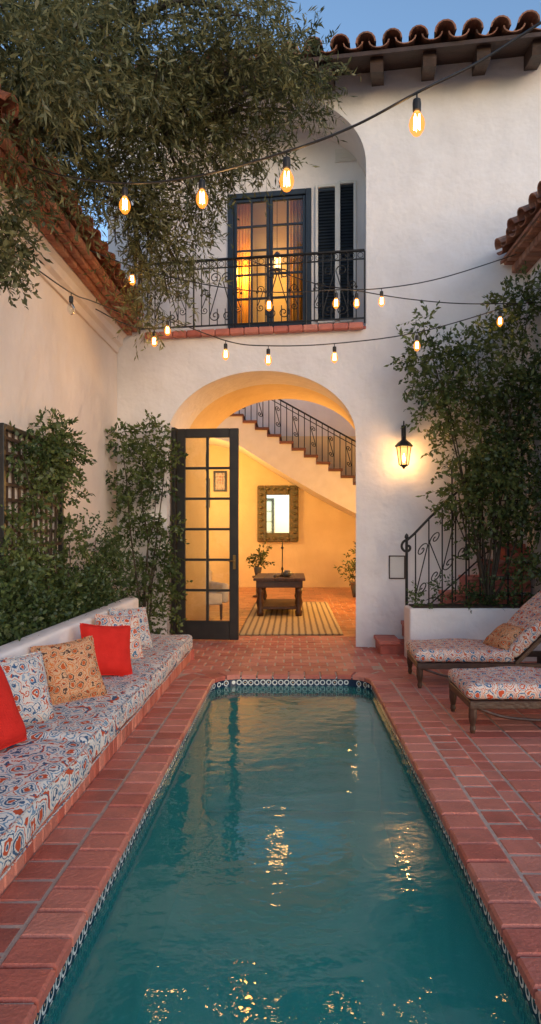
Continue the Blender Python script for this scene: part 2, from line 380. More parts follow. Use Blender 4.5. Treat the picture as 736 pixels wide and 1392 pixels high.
def foliage(name, m, clumps, parent, spr=150, k=11, twig=.3, ll=.06, lw=.009, droop=.7, gap=.25, sq=(1, 1, 1), clip=None):
    C = []; O = []; TT = []
    for (c, r) in clumps:
        nn = max(4, int(spr*(r/.5)**2)); d = norm(rng.normal(size=(nn, 3))); rad = r*rng.random(nn)**.42
        p = np.array(c)[None, :]+d*rad[:, None]*np.array(sq)[None, :]; C.append(p); O.append(d); TT.append(np.full(nn, rng.normal()*.12))
    C = np.concatenate(C); O = np.concatenate(O); TT = np.concatenate(TT)
    nz = np.sin(C[:, 0]*5.1+1.3)*np.sin(C[:, 1]*4.3+C[:, 2]*2.1)*np.sin(C[:, 2]*5.7+.5)+.35*np.sin(C[:, 0]*13+C[:, 2]*9)
    keep = nz > -1+gap*1.3+rng.random(len(C))*.3
    if clip is not None: keep &= clip(C)
    C = C[keep]; O = O[keep]; TT = TT[keep]; nz = nz[keep]
    d0 = norm(O*.6+rng.normal(size=C.shape)*.45+np.array([0, 0, -droop])[None, :]); tl = twig*(.6+.8*rng.random(len(C)))
    Ps = []; Ds = []; Ts = []
    for i in range(k):
        t = (i+.5)/k; p = C+d0*(t*tl)[:, None]; p[:, 2] -= .25*droop*t*t*tl
        Ps.append(p); Ds.append(norm(d0*.75+norm(rng.normal(size=C.shape))*.75)); Ts.append(.38+TT+.22*nz+.18*rng.normal(size=len(C))+.1*O[:, 2])
    Ps = np.concatenate(Ps); Ds = np.concatenate(Ds); Ts = np.concatenate(Ts); n = len(Ps)
    if clip is not None:
        kk = clip(Ps); Ps = Ps[kk]; Ds = Ds[kk]; Ts = Ts[kk]; n = len(Ps)
    side = norm(np.cross(d0, rng.normal(size=d0.shape)))*.0022
    e = C+d0*tl[:, None]; e[:, 2] -= .25*droop*tl
    ex = np.stack([C-side, C+side, e+side*.4, e-side*.4], axis=1)
    return leafset(name, m, Ps, Ds, ll*(.65+.7*rng.random(n)), lw*(.7+.6*rng.random(n)), Ts, parent, ex)

# ------------------------------------------------------------------ camera, sky, sun
cam = bpy.data.cameras.new('camera'); co = bpy.data.objects.new('camera', cam); sc.collection.objects.link(co); sc.camera = co
cam.sensor_fit = 'AUTO'; cam.sensor_width = 24; cam.lens = FPX/1392*24; cam.shift_x = -30/1392; cam.shift_y = 29/1392; cam.clip_end = 2000
co.location = (0, 0, CH); co.rotation_euler = (math.pi/2, 0, 0)
w = bpy.data.worlds.new('World'); sc.world = w; w.use_nodes = True; nt = w.node_tree
sky = nt.nodes.new('ShaderNodeTexSky'); sky.sky_type = 'NISHITA'; sky.sun_disc = False
sky.sun_elevation = math.radians(12); sky.sun_rotation = math.radians(150); sky.dust_density = .6; sky.ozone_density = 2.2
lk(nt, sky.outputs[0], nt.nodes['Background'].inputs[0]); nt.nodes['Background'].inputs[1].default_value = .30
def lamp(kind, name, loc, power, col, size=.1):
    l = bpy.data.lights.new(name, kind); l.energy = power; l.color = col
    if kind == 'POINT': l.shadow_soft_size = size
    if kind == 'AREA': l.size = size
    o = bpy.data.objects.new(name, l); o.location = loc; sc.collection.objects.link(o); return o
s = lamp('SUN', 'sun', (0, -5, 10), .60, (1, .70, .60)); s.data.angle = math.radians(30)
s.rotation_euler = Vector((-.5, .86, -.21)).to_track_quat('-Z', 'Y').to_euler()
WARM = (1, .50, .15)

# ------------------------------------------------------------------ ground & paving
X0, X1, Y0, Y1 = -.82, .80, 1.15, 6.93
b = B(); E = 300; zg = -.005
hx0, hx1, hy0, hy1 = X0-.05, X1+.05, Y0-.05, Y1+.05
for (a, c, d, e) in ((-E, hx0, -E, E), (hx1, E, -E, E), (hx0, hx1, -E, hy0), (hx0, hx1, hy1, E)):
    b.add([(a, d, zg), (c, d, zg), (c, e, zg), (a, e, zg)], [(0, 1, 2, 3)])
g = b.obj('ground', MORT); top(g, 'dusty mortar bed and earth under the paving', 'ground', kind='structure')
def rrpath(off, r, n=10):
    x0, x1, y0, y1 = X0-off, X1+off, Y0-off, Y1+off; R = r+off; pts = []
    for (cx, cy, a0) in ((x1-R, y0+R, -90), (x1-R, y1-R, 0), (x0+R, y1-R, 90), (x0+R, y0+R, 180)):
        for i in range(n+1):
            a = math.radians(a0+90*i/n); pts.append((cx+R*math.cos(a), cy+R*math.sin(a)))
    return pts
RC = .28
def dense(r_off):     # matching param for inner/outer offset rings
    base = rrpath(0, RC, 12); out = []
    m = len(base)
    for i in range(m):
        p = base[i]; q = base[(i+1) % m]; L = math.hypot(q[0]-p[0], q[1]-p[1]); k = max(1, int(L/.04))
        for j in range(k): out.append((p[0]+(q[0]-p[0])*j/k, p[1]+(q[1]-p[1])*j/k))
    m = len(out); res = []
    for i in range(m):
        p = out[i-1]; q = out[(i+1) % m]; tx, ty = q[0]-p[0], q[1]-p[1]; L = math.hypot(tx, ty)
        res.append((out[i][0], out[i][1], ty/L, -tx/L))
    return res
ring = dense(0); cum = [0]
for i in range(len(ring)):
    p = ring[i]; q = ring[(i+1) % len(ring)]; cum.append(cum[-1]+math.hypot(q[0]-p[0], q[1]-p[1]))
TL = cum[-1]
def at(s_, off):
    s_ %= TL; i = np.searchsorted(cum, s_, side='right')-1; i = min(i, len(ring)-1); t = (s_-cum[i])/(cum[i+1]-cum[i])
    p = ring[i]; q = ring[(i+1) % len(ring)]; x = p[0]+(q[0]-p[0])*t; y = p[1]+(q[1]-p[1])*t
    nx = p[2]+(q[2]-p[2])*t; ny = p[3]+(q[3]-p[3])*t; L = math.hypot(nx, ny); return (x+nx/L*off, y+ny/L*off)
def ringbricks(bd, o0, o1, z0, z1, blen, gapw, phase):
    n = int(TL/blen); sl = TL/n
    for i in range(n):
        s0 = i*sl+phase+gapw/2; s1 = (i+1)*sl+phase-gapw/2; dz = random.uniform(-.002, .003); c = .010
        s0 += random.uniform(-.002, .002); s1 += random.uniform(-.002, .002)
        def ringv(s0, s1, o0, o1, z):
            k = 2; a = [at(s0+(s1-s0)*j/k, o0) for j in range(k+1)]; bb = [at(s1-(s1-s0)*j/k, o1) for j in range(k+1)]
            return [(x, y, z) for x, y in a+bb]
        lo = ringv(s0, s1, o0, o1, z0); mi = ringv(s0, s1, o0, o1, z1-c+dz); tp = ringv(s0+c*.7, s1-c*.7, o0+c, o1-c, z1+dz)
        m = 6; fs = []
        for L in range(2):
            for k in range(m): fs.append((L*m+k, L*m+(k+1) % m, (L+1)*m+(k+1) % m, (L+1)*m+k))
        fs.append(tuple(2*m+k for k in range(m))); fs.append(tuple(range(m))[::-1]); bd.add(lo+mi+tp, fs, random.random()*.9)
pool = thing('swimming_pool', (0, 4, 0), 'narrow plunge pool with brick coping and mosaic waterline', 'pool')
b = B(); ringbricks(b, -.014, .185, -.022, .022, .165, .016, 0); b.obj('coping', TILE, pool, fixn=True)
b = B(); ringbricks(b, .201, .385, -.05, .010, .165, .016, .08); b.obj('coping_border', TILE, pool, fixn=True)
# grout between the coping bricks
pi_ = rrpath(0.0, RC, 8); po_ = rrpath(.39, RC, 8); m = len(pi_)
b = B(); b.add([(x, y, .010) for x, y in pi_]+[(x, y, .003) for x, y in po_], [(i, (i+1) % m, m+(i+1) % m, m+i) for i in range(m)]); b.obj('coping_grout', MORT, pool, fixn=True)
# basin
pt = rrpath(0, RC, 8); m = len(pt)
b = B(); b.add([(x, y, -.0) for x, y in pt]+[(x, y, -.20) for x, y in pt], [(i, (i+1) % m, m+(i+1) % m, m+i) for i in range(m)]); b.obj('waterline_tile', MOS, pool)
b = B(); b.add([(x, y, -.20) for x, y in pt]+[(x, y, -1.05) for x, y in pt], [(i, (i+1) % m, m+(i+1) % m, m+i) for i in range(m)]+[tuple(range(m, 2*m))]); b.obj('basin', POOLM, pool)
b = B(); b.bbox(X0+.01, X1-.01, 6.42, Y1-.01, -1.0, -.28, .03); b.obj('step', POOLM, pool)
b = B(); b.bbox(X0+.01, X1-.01, 5.92, 6.419, -1.0, -.52, .03); b.obj('step', POOLM, pool)
wt = rrpath(-.002, RC, 8); b = B(); b.add([(x, y, -.098) for x, y in wt], [tuple(range(len(wt)))]); wo = b.obj('water', WATER); top(wo, 'still teal pool water', 'water', kind='structure')
# paving tiles
def sd(x, y):      # distance outside pool outline
    cx, cy = (X0+X1)/2, (Y0+Y1)/2; qx = abs(x-cx)-((X1-X0)/2-RC); qy = abs(y-cy)-((Y1-Y0)/2-RC)
    return math.hypot(max(qx, 0), max(qy, 0))+min(max(qx, qy), 0)-RC
b = B()
def tile(bd, x0, x1, y0, y1, z1, c=.005):
    dz = random.uniform(-.0015, .0015); z = z1+dz
    vs = [(x0, y0, -.02), (x1, y0, -.02), (x1, y1, -.02), (x0, y1, -.02), (x0, y0, z-c), (x1, y0, z-c), (x1, y1, z-c), (x0, y1, z-c), (x0+c, y0+c, z), (x1-c, y0+c, z), (x1-c, y1-c, z), (x0+c, y1-c, z)]
    bd.add(vs, [(0, 1, 5, 4), (1, 2, 6, 5), (2, 3, 7, 6), (3, 0, 4, 7), (4, 5, 9, 8), (5, 6, 10, 9), (6, 7, 11, 10), (7, 4, 8, 11), (8, 9, 10, 11)], random.random())
tw, th, gp = .30, .165, .018
j = 0; y = -.6
while y < 7.33:
    x = 1.0; 
    while x < 3.0:
        if sd(x+tw/2, y+th/2) > .30: tile(b, x+gp/2, x+tw-gp/2, y+gp/2, y+th-gp/2, .002)
        x += tw
    y += th; j += 1
y = -.6
while y < .8:
    x = -1.4
    while x < 1.0-.2: tile(b, x+gp/2, x+tw-gp/2, y+gp/2, y+th-gp/2, 0); x += tw
    y += th
y = 7.1; sq = .2; j = 0
while y < 9.6:
    x = -2.6+(.1 if j % 2 else 0)
    while x < 3.0:
        if sd(x+sq/2, y+sq/2) > .30 and not (x > .9 and y < 7.33): tile(b, x+gp/2, x+sq-gp/2, y+gp/2, y+sq-gp/2, 0)
        x += sq
    y += sq; j += 1
o = b.obj('patio_paving', TILE); top(o, 'terracotta brick paving of the courtyard', 'paving', kind='structure')
b = B(); y = 9.6; j = 0
while y < 18.4:
    x = -4.4+(.15 if j % 2 else 0)
    while x < 2.6: tile(b, x+.006, x+.294, y+.006, y+.294, .0); x += .3
    y += .3; j += 1
o = b.obj('hall_floor', TILEI); top(o, 'polished terracotta floor of the inner patio', 'floor', kind='structure')

# ------------------------------------------------------------------ main house
house = thing('house', tuple(FW(0, 0, 0)), 'white stucco Spanish house with arched passage, balcony and clay tile roof', 'house')
uL, uR = -2.62, 3.3; ztop = 7.57
a0 = F(227, 600); a1 = F(484, 600); ac = (a0[0]+a1[0])/2; ahw = (a1[0]-a0[0])/2; zsp = a0[1]; rise = F(356, 504)[1]-zsp
def archpts(c, hw, zs, rs, n=40): return [(c+hw*math.cos(math.pi*i/n), zs+rs*math.sin(math.pi*i/n)) for i in range(n+1)]
arch = archpts(ac, ahw, zsp, rise)
n0 = F(205, 300)[0]; n1 = F(498, 300)[0]; nz0 = F(350, 451)[1]; nc = (n0+n1)/2; nhw = (n1-n0)/2; nsp = F(497, 222)[1]; nr = F(350, 128)[1]-nsp
niche = [(n1, nz0)]+archpts(nc, nhw, nsp, nr)+[(n0, nz0)]
outl = [(uL, -.05), (ac-ahw, -.05)]+arch[::-1]+[(ac+ahw, -.05), (uR, -.05), (uR, ztop), (uL, ztop)]
slab(outl, [niche], 0, .8, MF, 'front_wall', STUC, house)
zmid = 3.98
outl2 = [(uL, -.05), (ac-ahw, -.05)]+arch[::-1]+[(ac+ahw, -.05), (uR, -.05), (uR, zmid), (uL, zmid)]
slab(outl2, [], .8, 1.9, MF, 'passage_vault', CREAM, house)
VB = .8
dl = F(313, 268, VB); dr = F(421, 443, VB); dz0 = nz0+.02
dhole = [(dl[0], dz0), (dr[0], dz0), (dr[0], dl[1]), (dl[0], dl[1])]
slab([(uL, zmid), (uR, zmid), (uR, ztop), (uL, ztop)], [dhole], VB, .95, MF, 'balcony_back_wall', STUC, house)
b = B(MF)
b.box(uL, uR, 1.7, 1.9, zmid, ztop); b.obj('rear_wall', CREAM, house)
b = B(MF); b.box(uL, uL+.1, .95, 1.7, zmid, ztop); b.obj('gable_wall', STUC, house)
b = B(MF); b.box(uR-.1, uR, .95, 1.7, zmid, ztop); b.obj('gable_wall', STUC, house)
# balcony slab + brick edge
bx0 = F(200, 450)[0]; bx1 = F(500, 450)[0]
b = B(MF); b.bbox(n0+.003, n1-.003, -.02, .797, nz0-.03, nz0+.004, .003); b.obj('balcony_floor', TILE, house)
b = B(MF); x = bx0
while x < bx1-.05:
    b.bbox(x+.004, min(x+.2, bx1)-.004, -.11, -.022, nz0-.05, nz0+.035, .012, random.random()); x += .2
b.obj('balcony_brick_edge', TILE, house)
# balcony french door
door = sub(house, 'balcony_door')
def frame(bd, x0, x1, z0, z1, y0, y1, fw, cols, rows, bar, botrail=None):
    br = botrail or fw
    bd.bbox(x0, x0+fw, y0, y1, z0, z1); bd.bbox(x1-fw, x1, y0, y1, z0, z1); bd.bbox(x0+fw, x1-fw, y0, y1, z1-fw, z1); bd.bbox(x0+fw, x1-fw, y0, y1, z0, z0+br)
    gx0, gx1, gz0, gz1 = x0+fw, x1-fw, z0+br, z1-fw
    for i in range(1, cols): c = gx0+(gx1-gx0)*i/cols; bd.box(c-bar/2, c+bar/2, y0+.008, y1-.008, gz0, gz1)
    for i in range(1, rows): c = gz0+(gz1-gz0)*i/rows; bd.box(gx0, gx1, y0+.01, y1-.01, c-bar/2, c+bar/2)
    return gx0, gx1, gz0, gz1
b = B(MF)
fo = .055; x0, x1 = dl[0], dr[0]; mid = (x0+x1)/2
b.bbox(x0-.03, x0+fo, VB-.03, VB+.1, dz0, dl[1]+.03); b.bbox(x1-fo, x1+.03, VB-.03, VB+.1, dz0, dl[1]+.03); b.bbox(x0+fo, x1-fo, VB-.03, VB+.1, dl[1]-.05, dl[1]+.03)
b.obj('door_frame', NAVY, door)
for (a, c) in ((x0+fo+.003, mid-.003), (mid+.003, x1-fo-.003)):
    b = B(MF); g4 = frame(b, a, c, dz0+.01, dl[1]-.053, VB+.0, VB+.05, .045, 2, 5, .028, .36); b.obj('door_leaf', NAVY, door)
    b = B(MF); b.box(g4[0], g4[1], VB+.022, VB+.028, g4[2], g4[3]); b.obj('glass_pane', GLASS, door)
# room behind balcony door: curtains drawn to the sides
for (a, c) in ((x0-.15, x0+.26), (mid+.26, x1+.1)):
    b = B(MF)
    pts = []; n = 40
    for i in range(n+1): pts.append((a+(c-a)*i/n, 1.12+.035*math.sin(i*1.3)))
    vs = [(p[0], p[1], dz0) for p in pts]+[(p[0], p[1], dl[1]+.1) for p in pts]
    b.add(vs, [(i, i+1, n+2+i, n+1+i) for i in range(n)])
    b.obj('curtain', CURT, house, smooth=True)
def pendant(c, ztop_, lab, sc_=1.0, M=ID, cat='hanging lantern'):
    base = M @ Vector(c); t_ = thing('hanging_lantern', tuple(base), lab, cat)
    b = B(M); b.lathe([(.02*sc_, -.03*sc_), (.07*sc_, 0), (.075*sc_, .01*sc_)], c, 8)
    for k in range(6):
        a = k*math.pi/3; b.tube([(c[0]+.07*sc_*math.cos(a), c[1]+.07*sc_*math.sin(a), c[2]), (c[0]+.09*sc_*math.cos(a), c[1]+.09*sc_*math.sin(a), c[2]+.22*sc_)], .006*sc_, 5)
    b.lathe([(.10*sc_, .22*sc_), (.105*sc_, .235*sc_), (.05*sc_, .31*sc_), (.015*sc_, .34*sc_)], c, 6)
    b.tube([(c[0], c[1], c[2]+.34*sc_), (c[0], c[1], ztop_)], .006*sc_, 6); b.obj('cage', IRON, t_)
    b = B(M); b.lathe([(.062*sc_, .012*sc_), (.082*sc_, .215*sc_)], c, 6); b.obj('lantern_glass', PGLASS, t_)
    b = B(M); b.lathe([(.005*sc_, .04*sc_), (.022*sc_, .07*sc_), (.022*sc_, .12*sc_), (.004*sc_, .16*sc_)], c, 10); b.obj('bulb', FLAME, t_, smooth=True)
    return base+Vector((0, 0, .1*sc_))
pr = pendant((mid+.04, 1.22, nz0+1.32), ztop-.002, 'small glowing lantern hanging in the upstairs room', .8, MF)
# shuttered side lights
for (xa, ya, xb, yb) in ((433, 257, 456, 440), (463, 252, 481, 440)):
    p = F(xa, ya, VB); q = F(xb, yb, VB); z0 = nz0+.35
    wn = sub(house, 'shuttered_window')
    b = B(MF); xx0, xx1, zz1 = p[0], q[0], p[1]
    b.bbox(xx0-.04, xx0, VB-.05, VB-.003, z0, zz1+.04); b.bbox(xx1, xx1+.04, VB-.05, VB-.003, z0, zz1+.04); b.bbox(xx0, xx1, VB-.05, VB-.003, zz1, zz1+.04); b.bbox(xx0, xx1, VB-.07, VB-.003, z0-.04, z0)
    b.obj('window_frame', WHITE, wn)
    b = B(MF); b.box(xx0, xx1, VB-.012, VB-.004, z0, zz1); z = z0+.02
    while z < zz1-.03:
        b.add([(xx0, VB-.042, z), (xx1, VB-.042, z), (xx1, VB-.014, z+.035), (xx0, VB-.014, z+.035)], [(0, 1, 2, 3)]); z += .045
    b.obj('shutter', NAVY, wn)
p = F(456, 204, VB); q = F(489, 219, VB); b = B(MF); b.bbox(p[0], q[0], VB-.03, VB-.003, q[1], p[1])
for i in range(4): zz = q[1]+.02+i*.03; b.box(p[0]+.02, q[0]-.02, VB-.04, VB-.0301, zz, zz+.012)
b.obj('wall_vent', WHITE, house)
# eave: rafters, soffit, tiles
TH = math.radians(20)
b = B(MF); t = math.tan(TH)
ev = -.66
b.prism([(ev, ztop+ev*t), (1.95, ztop+1.95*t), (1.95, ztop+1.95*t+.05), (ev, ztop+ev*t+.05)], uL-.2, uR+.1, 'YZ'); b.obj('soffit', WOODD, house, fixn=True)
rx = F(514, 90)[0]; u = rx-8*.64
while u < uR:
    if u > uL:
        b = B(MF); b.prism([(-.52, ztop-.52*t-.17), (-.56, ztop-.56*t-.08), (-.56, ztop-.56*t-.003), (-.002, ztop-.004), (-.002, ztop-.19)], u-.08, u+.08, 'YZ'); b.obj('rafter_tail', WOODD, house, fixn=True)
    u += .64
def barrels(bd, o, e, s_, n, rows, sp, r, tl, nrm):
    o = Vector(o); e = Vector(e); s_ = Vector(s_); nrm = Vector(nrm); K = 7
    for i in range(n):
        for j in range(rows):
            for kind in (0, 1):
                jit = random.uniform(-.022, .022); tt = random.random(); rk = random.uniform(.93, 1.05)
                p = o+e*(i*sp+(sp/2 if kind else 0)+jit*.4)+s_*(j*tl*.82+jit*2+(.03 if kind else 0))+nrm*((.02 if kind == 0 else -.02)+.012+(.012 if not kind else 0)+random.uniform(-.008, .008))
                q = p+s_*tl-nrm*.02; vs = []
                for (c, rr) in ((p, r*rk), (q, r*.86)):
                    for ro in (1, .86):
                        for k in range(K+1):
                            a = math.pi*k/K; h = math.sin(a)*(1 if kind == 0 else -1)
                            vs.append(c+e*(math.cos(a)*rr*ro)+nrm*(h*rr*ro*(.9 if not kind else .6)+(0 if not kind else r*.55)))
                m = K+1; fs = []
                for k in range(K):
                    fs += [(k, k+1, 2*m+k+1, 2*m+k), (m+k+1, m+k, 3*m+k, 3*m+k+1), (k+1, k, m+k, m+k+1), (2*m+k, 2*m+k+1, 3*m+k+1, 3*m+k)]
                bd.add(vs, fs, tt)
b = B(MF); sp = .315
barrels(b, (uL-.15, ev-.06, ztop+ev*t+.07), (1, 0, 0), (0, math.cos(TH), math.sin(TH)), int((uR-uL+.2)/sp), 6, sp, .125, .5, (0, -math.sin(TH), math.cos(TH)))
b.obj('roof_tiles', ROOFT, house, smooth=False)

# wrought iron balcony railing
rail = sub(house, 'balcony_railing'); rx0 = F(190, 400, -.06)[0]; rx1 = F(496, 400, -.06)[0]; rz1 = F(400, 346, -.06)[1]; rz0 = nz0+.10; rv = -.055
b = B(MF); b.bbox(rx0, rx1, rv-.02, rv+.02, rz1-.015, rz1+.012, .004); b.box(rx0, rx1, rv-.008, rv+.008, rz1-.12, rz1-.105); b.box(rx0, rx1, rv-.01, rv+.01, rz0-.012, rz0+.006); b.obj('handrail', IRON, rail)
nb = 28; dx = (rx1-rx0)/nb
for i in range(nb+1):
    x = rx0+dx*i; b = B(MF); rr = .012 if i % 7 == 0 else .0075
    if i % 7 == 3 or i % 7 == 4:      # short bars above and below the big scroll motif
        b.tube([(x, rv, rz1-.30), (x, rv, rz1-.01)], rr, 6); b.obj('baluster', IRON, rail)
        b = B(MF); b.tube([(x, rv, rz0), (x, rv, rz0+.22)], rr, 6)
    else: b.tube([(x, rv, nz0+.03 if i % 7 == 0 else rz0), (x, rv, rz1-.01)], rr, 6)
    if i % 7 in (1, 2, 5, 6): b.lathe([(.006, -.025), (.02, 0), (.006, .025)], (x, rv, (rz0+rz1)/2-.03), 8)
    b.obj('baluster', IRON, rail)
for k7 in range(4):
    cx = rx0+dx*(7*k7+3.5); h = rz1-.12-rz0
    for sgn in (-1, 1):
        b = B(MF); b.tube([(cx+sgn*(.085+p[0]), rv, rz0+h*.5+p[1]) for p in scroll_pts(.15, h*.86)], .0075, 6); b.obj('scroll', IRON, rail, smooth=True)
        b = B(MF); b.tube([(cx+sgn*(.23+p[0]), rv-.012, rz0+h*.42+p[1]) for p in scroll_pts(.10, h*.45)], .006, 6); b.obj('scroll', IRON, rail, smooth=True)
for i in range(nb):
    x = rx0+dx*(i+.5)
    b = B(MF); b.tube([(x+.035*math.cos(a), rv, rz1-.06+.035*math.sin(a)) for a in np.linspace(0, 2*math.pi, 13)], .0045, 5); b.obj('ring', IRON, rail)

# passage door leaf
leaf = sub(house, 'french_door'); dv = .12
p = F(240, 583, dv); q = F(323, 876, dv)
MD = MF @ Matrix.Translation((p[0], dv, 0)) @ Matrix.Rotation(math.radians(4), 4, 'Z')
wd = q[0]-p[0]; b = B(MD); g4 = frame(b, 0, wd, .02, p[1], 0, .055, .125, 2, 6, .034, .26); b.obj('door_leaf', BLACK, leaf)
b = B(MD); b.box(g4[0], g4[1], .025, .031, g4[2], g4[3]); b.obj('glass_pane', GLASS, leaf)
b = B(MD); b.bbox(wd-.075, wd-.035, -.012, 0, 1.0, 1.2, .004); b.tube([(wd-.055, -.01, 1.12), (wd-.055, -.05, 1.12), (wd-.14, -.055, 1.12)], .009, 8); b.obj('handle', BRASS, leaf, smooth=False)
b = B(MF); b.bbox(p[0]-.07, p[0]-.01, dv-.02, dv+.1, 0, p[1]+.02); b.obj('door_jamb', BLACK, leaf)

# wall lantern
lu, lz = F(549, 600)
lt = thing('wall_lantern', tuple(FW(lu, -.01, lz)), 'lit black iron lantern bracketed to the stucco wall', 'wall lantern')
LC = (lu, -.2, F(549, 632, -.2)[1]); b = B(MF)
hh = .33
b.lathe([(.012, -.05), (.022, -.03), (.05, -.012), (.06, 0)], LC, 12)
for k in range(6):
    a = k*math.pi/3; b.tube([(LC[0]+.06*math.cos(a), LC[1]+.06*math.sin(a), LC[2]), (LC[0]+.092*math.cos(a), LC[1]+.092*math.sin(a), LC[2]+hh*.72)], .006, 5)
b.lathe([(.112, hh*.7), (.115, hh*.74), (.08, hh*.86), (.04, hh*.95), (.022, hh*1.02), (.03, hh*1.06), (.012, hh*1.14), (.006, hh*1.24)], LC, 6); b.obj('lantern_cage', IRON, lt)
b = B(MF); b.lathe([(.055, .002), (.086, hh*.7)], LC, 6); b.obj('lantern_glass', LGLASS, lt)
b = B(MF); b.lathe([(.004, .03), (.014, .05), (.017, .08), (.010, .12), (.002, .15)], LC, 10); b.obj('bulb', FLAME, lt, smooth=True)
b = B(MF); zz = LC[2]+hh*1.2
b.tube(smoothpts([(lu, -.2, zz), (lu, -.2, zz+.08), (lu, -.14, zz+.17), (lu, -.07, zz+.12), (lu, -.02, zz+.02)]), .009, 8)
b.tube([(lu, -.03+.05*(1-i/20)*math.cos(i*.55), zz+.05+.05*(1-i/20)*math.sin(i*.55)) for i in range(20)], .006, 6)
b.bbox(lu-.03, lu+.03, -.022, -.002, zz-.12, zz+.14, .006); b.tube([(lu, -.2, zz-.02), (lu, -.012, zz-.06)], .007, 6); b.obj('bracket', IRON, lt)
lp = FW(lu, -.2, LC[2]+.1); lamp('POINT', 'lantern_light', tuple(lp), 36, WARM, .05)
# utility box
p = F(529, 755); q = F(551, 787); ub = thing('meter_box', tuple(FW(p[0], 0, q[1])), 'small framed utility hatch set in the stucco wall', 'utility box')
b = B(MF); fr = .014
b.bbox(p[0], p[0]+fr, -.02, -.002, q[1], p[1], .003); b.bbox(q[0]-fr, q[0], -.02, -.002, q[1], p[1], .003); b.bbox(p[0]+fr, q[0]-fr, -.02, -.002, p[1]-fr, p[1], .003); b.bbox(p[0]+fr, q[0]-fr, -.02, -.002, q[1], q[1]+fr, .003); b.obj('frame', WOODM, ub)
b = B(MF); b.bbox(p[0]+fr, q[0]-fr, -.01, -.002, q[1]+fr, p[1]-fr, .002); b.box(p[0]+.08, q[0]-.05, -.014, -.0101, q[1]+.12, q[1]+.16); b.obj('hatch', WHITE, ub)

# ------------------------------------------------------------------ side buildings
XL = -2.45
lb = thing('side_building', (XL-.3, 4, 0), 'low stucco wing with moulded cornice and red clay tiles', 'house')
b = B(); b.box(XL-.6, XL, -3, 9.25, -.05, 4.12); b.obj('wall', STUCL, lb)
b = B(); b.prism([(XL-.01, 4.0), (XL+.03, 4.0), (XL+.045, 4.08), (XL+.09, 4.11), (XL+.10, 4.2), (XL+.15, 4.24), (XL+.15, 4.34), (XL-.01, 4.34)], -3, 9.2, 'XZ'); b.obj('cornice', STUCL, lb, fixn=True)
b = B(); t2 = math.tan(math.radians(24)); ex = -2.08; b.prism([(ex-1.9, 4.38+1.9*t2), (ex, 4.38), (ex, 4.41), (ex-1.9, 4.42+1.9*t2)], -3, 9.2, 'XZ'); b.obj('roof_deck', ROOFR, lb, fixn=True)
b = B(); a = math.radians(24); barrels(b, (ex+.06, 1.0, 4.44), (0, 1, 0), (-math.cos(a), 0, math.sin(a)), int(8.1/.26), 5, .26, .11, .46, (math.sin(a), 0, math.cos(a))); b.obj('roof_tiles', ROOFR, lb)
b = B(); y = 1.0
while y < 9.1:
    for kk in range(3): b.bbox(XL+.155+kk*.075-(.0), XL+.225+kk*.075, y+.005, y+.125, 4.24+kk*.045, 4.28+kk*.045+.03, .008, random.random())
    y += .13
b.obj('eave_bricks', ROOFR, lb)
XR = 2.98
rb = thing('side_building', (XR+.3, 7, 0), 'stucco side wing with clay tile eave beside the shrub', 'house')
b = B(); b.box(XR, XR+.6, 5.4, 8.5, -.05, 4.85); b.obj('wall', STUC, rb)
b = B(); b.prism([(XR-.33, 4.93), (XR+1.2, 4.93+1.5*t2), (XR+1.2, 4.97+1.5*t2), (XR-.33, 4.97)], 5.2, 8.45, 'XZ'); b.obj('roof_deck', ROOFT, rb, fixn=True)
b = B(); barrels(b, (XR-.4, 5.3, 5.0), (0, 1, 0), (math.cos(a), 0, math.sin(a)), 12, 4, .26, .11, .46, (-math.sin(a), 0, math.cos(a))); b.obj('roof_tiles', ROOFT, rb)
b = B(); y = 5.3
while y < 8.35: b.bbox(XR-.2, XR, y+.01, y+.12, 4.8, 4.9, .01, random.random()); b.bbox(XR-.3, XR, y+.01, y+.12, 4.903, 4.94, .01, random.random()); y += .13
b.obj('eave_bricks', ROOFT, rb)

# ------------------------------------------------------------------ inner patio
YB = 18.4
ih = thing('inner_patio_house', (0, YB, 0), 'cream plastered patio walls behind the arch', 'house')
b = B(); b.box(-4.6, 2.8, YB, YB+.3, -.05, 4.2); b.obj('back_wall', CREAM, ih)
b = B(); b.box(-4.6, 2.8, YB+.001, YB+.3, 4.2, 6.8); b.obj('upper_wall', STUC, ih)
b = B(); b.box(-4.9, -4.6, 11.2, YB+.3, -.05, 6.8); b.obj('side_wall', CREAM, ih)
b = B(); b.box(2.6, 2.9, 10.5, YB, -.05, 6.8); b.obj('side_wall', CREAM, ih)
b = B(); b.bbox(-4.58, 2.58, 14.4, 14.6, 6.1, 6.35, .01); b.obj('ceiling_beam', WOODD, ih)
pp = pendant((-.34, 14.5, 5.0), 6.09, 'iron lantern hanging from a beam in the inner patio', 1.7)
st = thing('staircase', (0, 17.2, 0), 'curved plaster stair with brick treads and iron rail', 'staircase')
YS = 16.7; pA = P(330, 566, YS); pB = P(480, 650, YS); ns = 9; run = (pB.x-pA.x)/ns; ris = (pA.z-pB.z)/ns
poly = [(-4.58, pA.z), (pA.x, pA.z)]; x, z = pA.x, pA.z
tr = B(); tr.bbox(-4.58, pA.x+.03, YS-.05, YB-.01, pA.z+.002, pA.z+.06, .01, .3)
for i in range(ns+3):
    z -= ris; poly.append((x, z)); x2 = min(x+run, 2.58); tr.bbox(x+.001, x2+.05, YS-.05, YB-.01, z+.002, z+.07, .01, random.random())
    tr.bbox(x-.002, x+.02, YS-.02, YB-.01, z+.071, z+ris-.002, .004, random.random()); x = x2; poly.append((x, z))
    if x >= 2.57: break
zlast = z
low = [(2.58, zlast-.75)]
sl = -ris/run
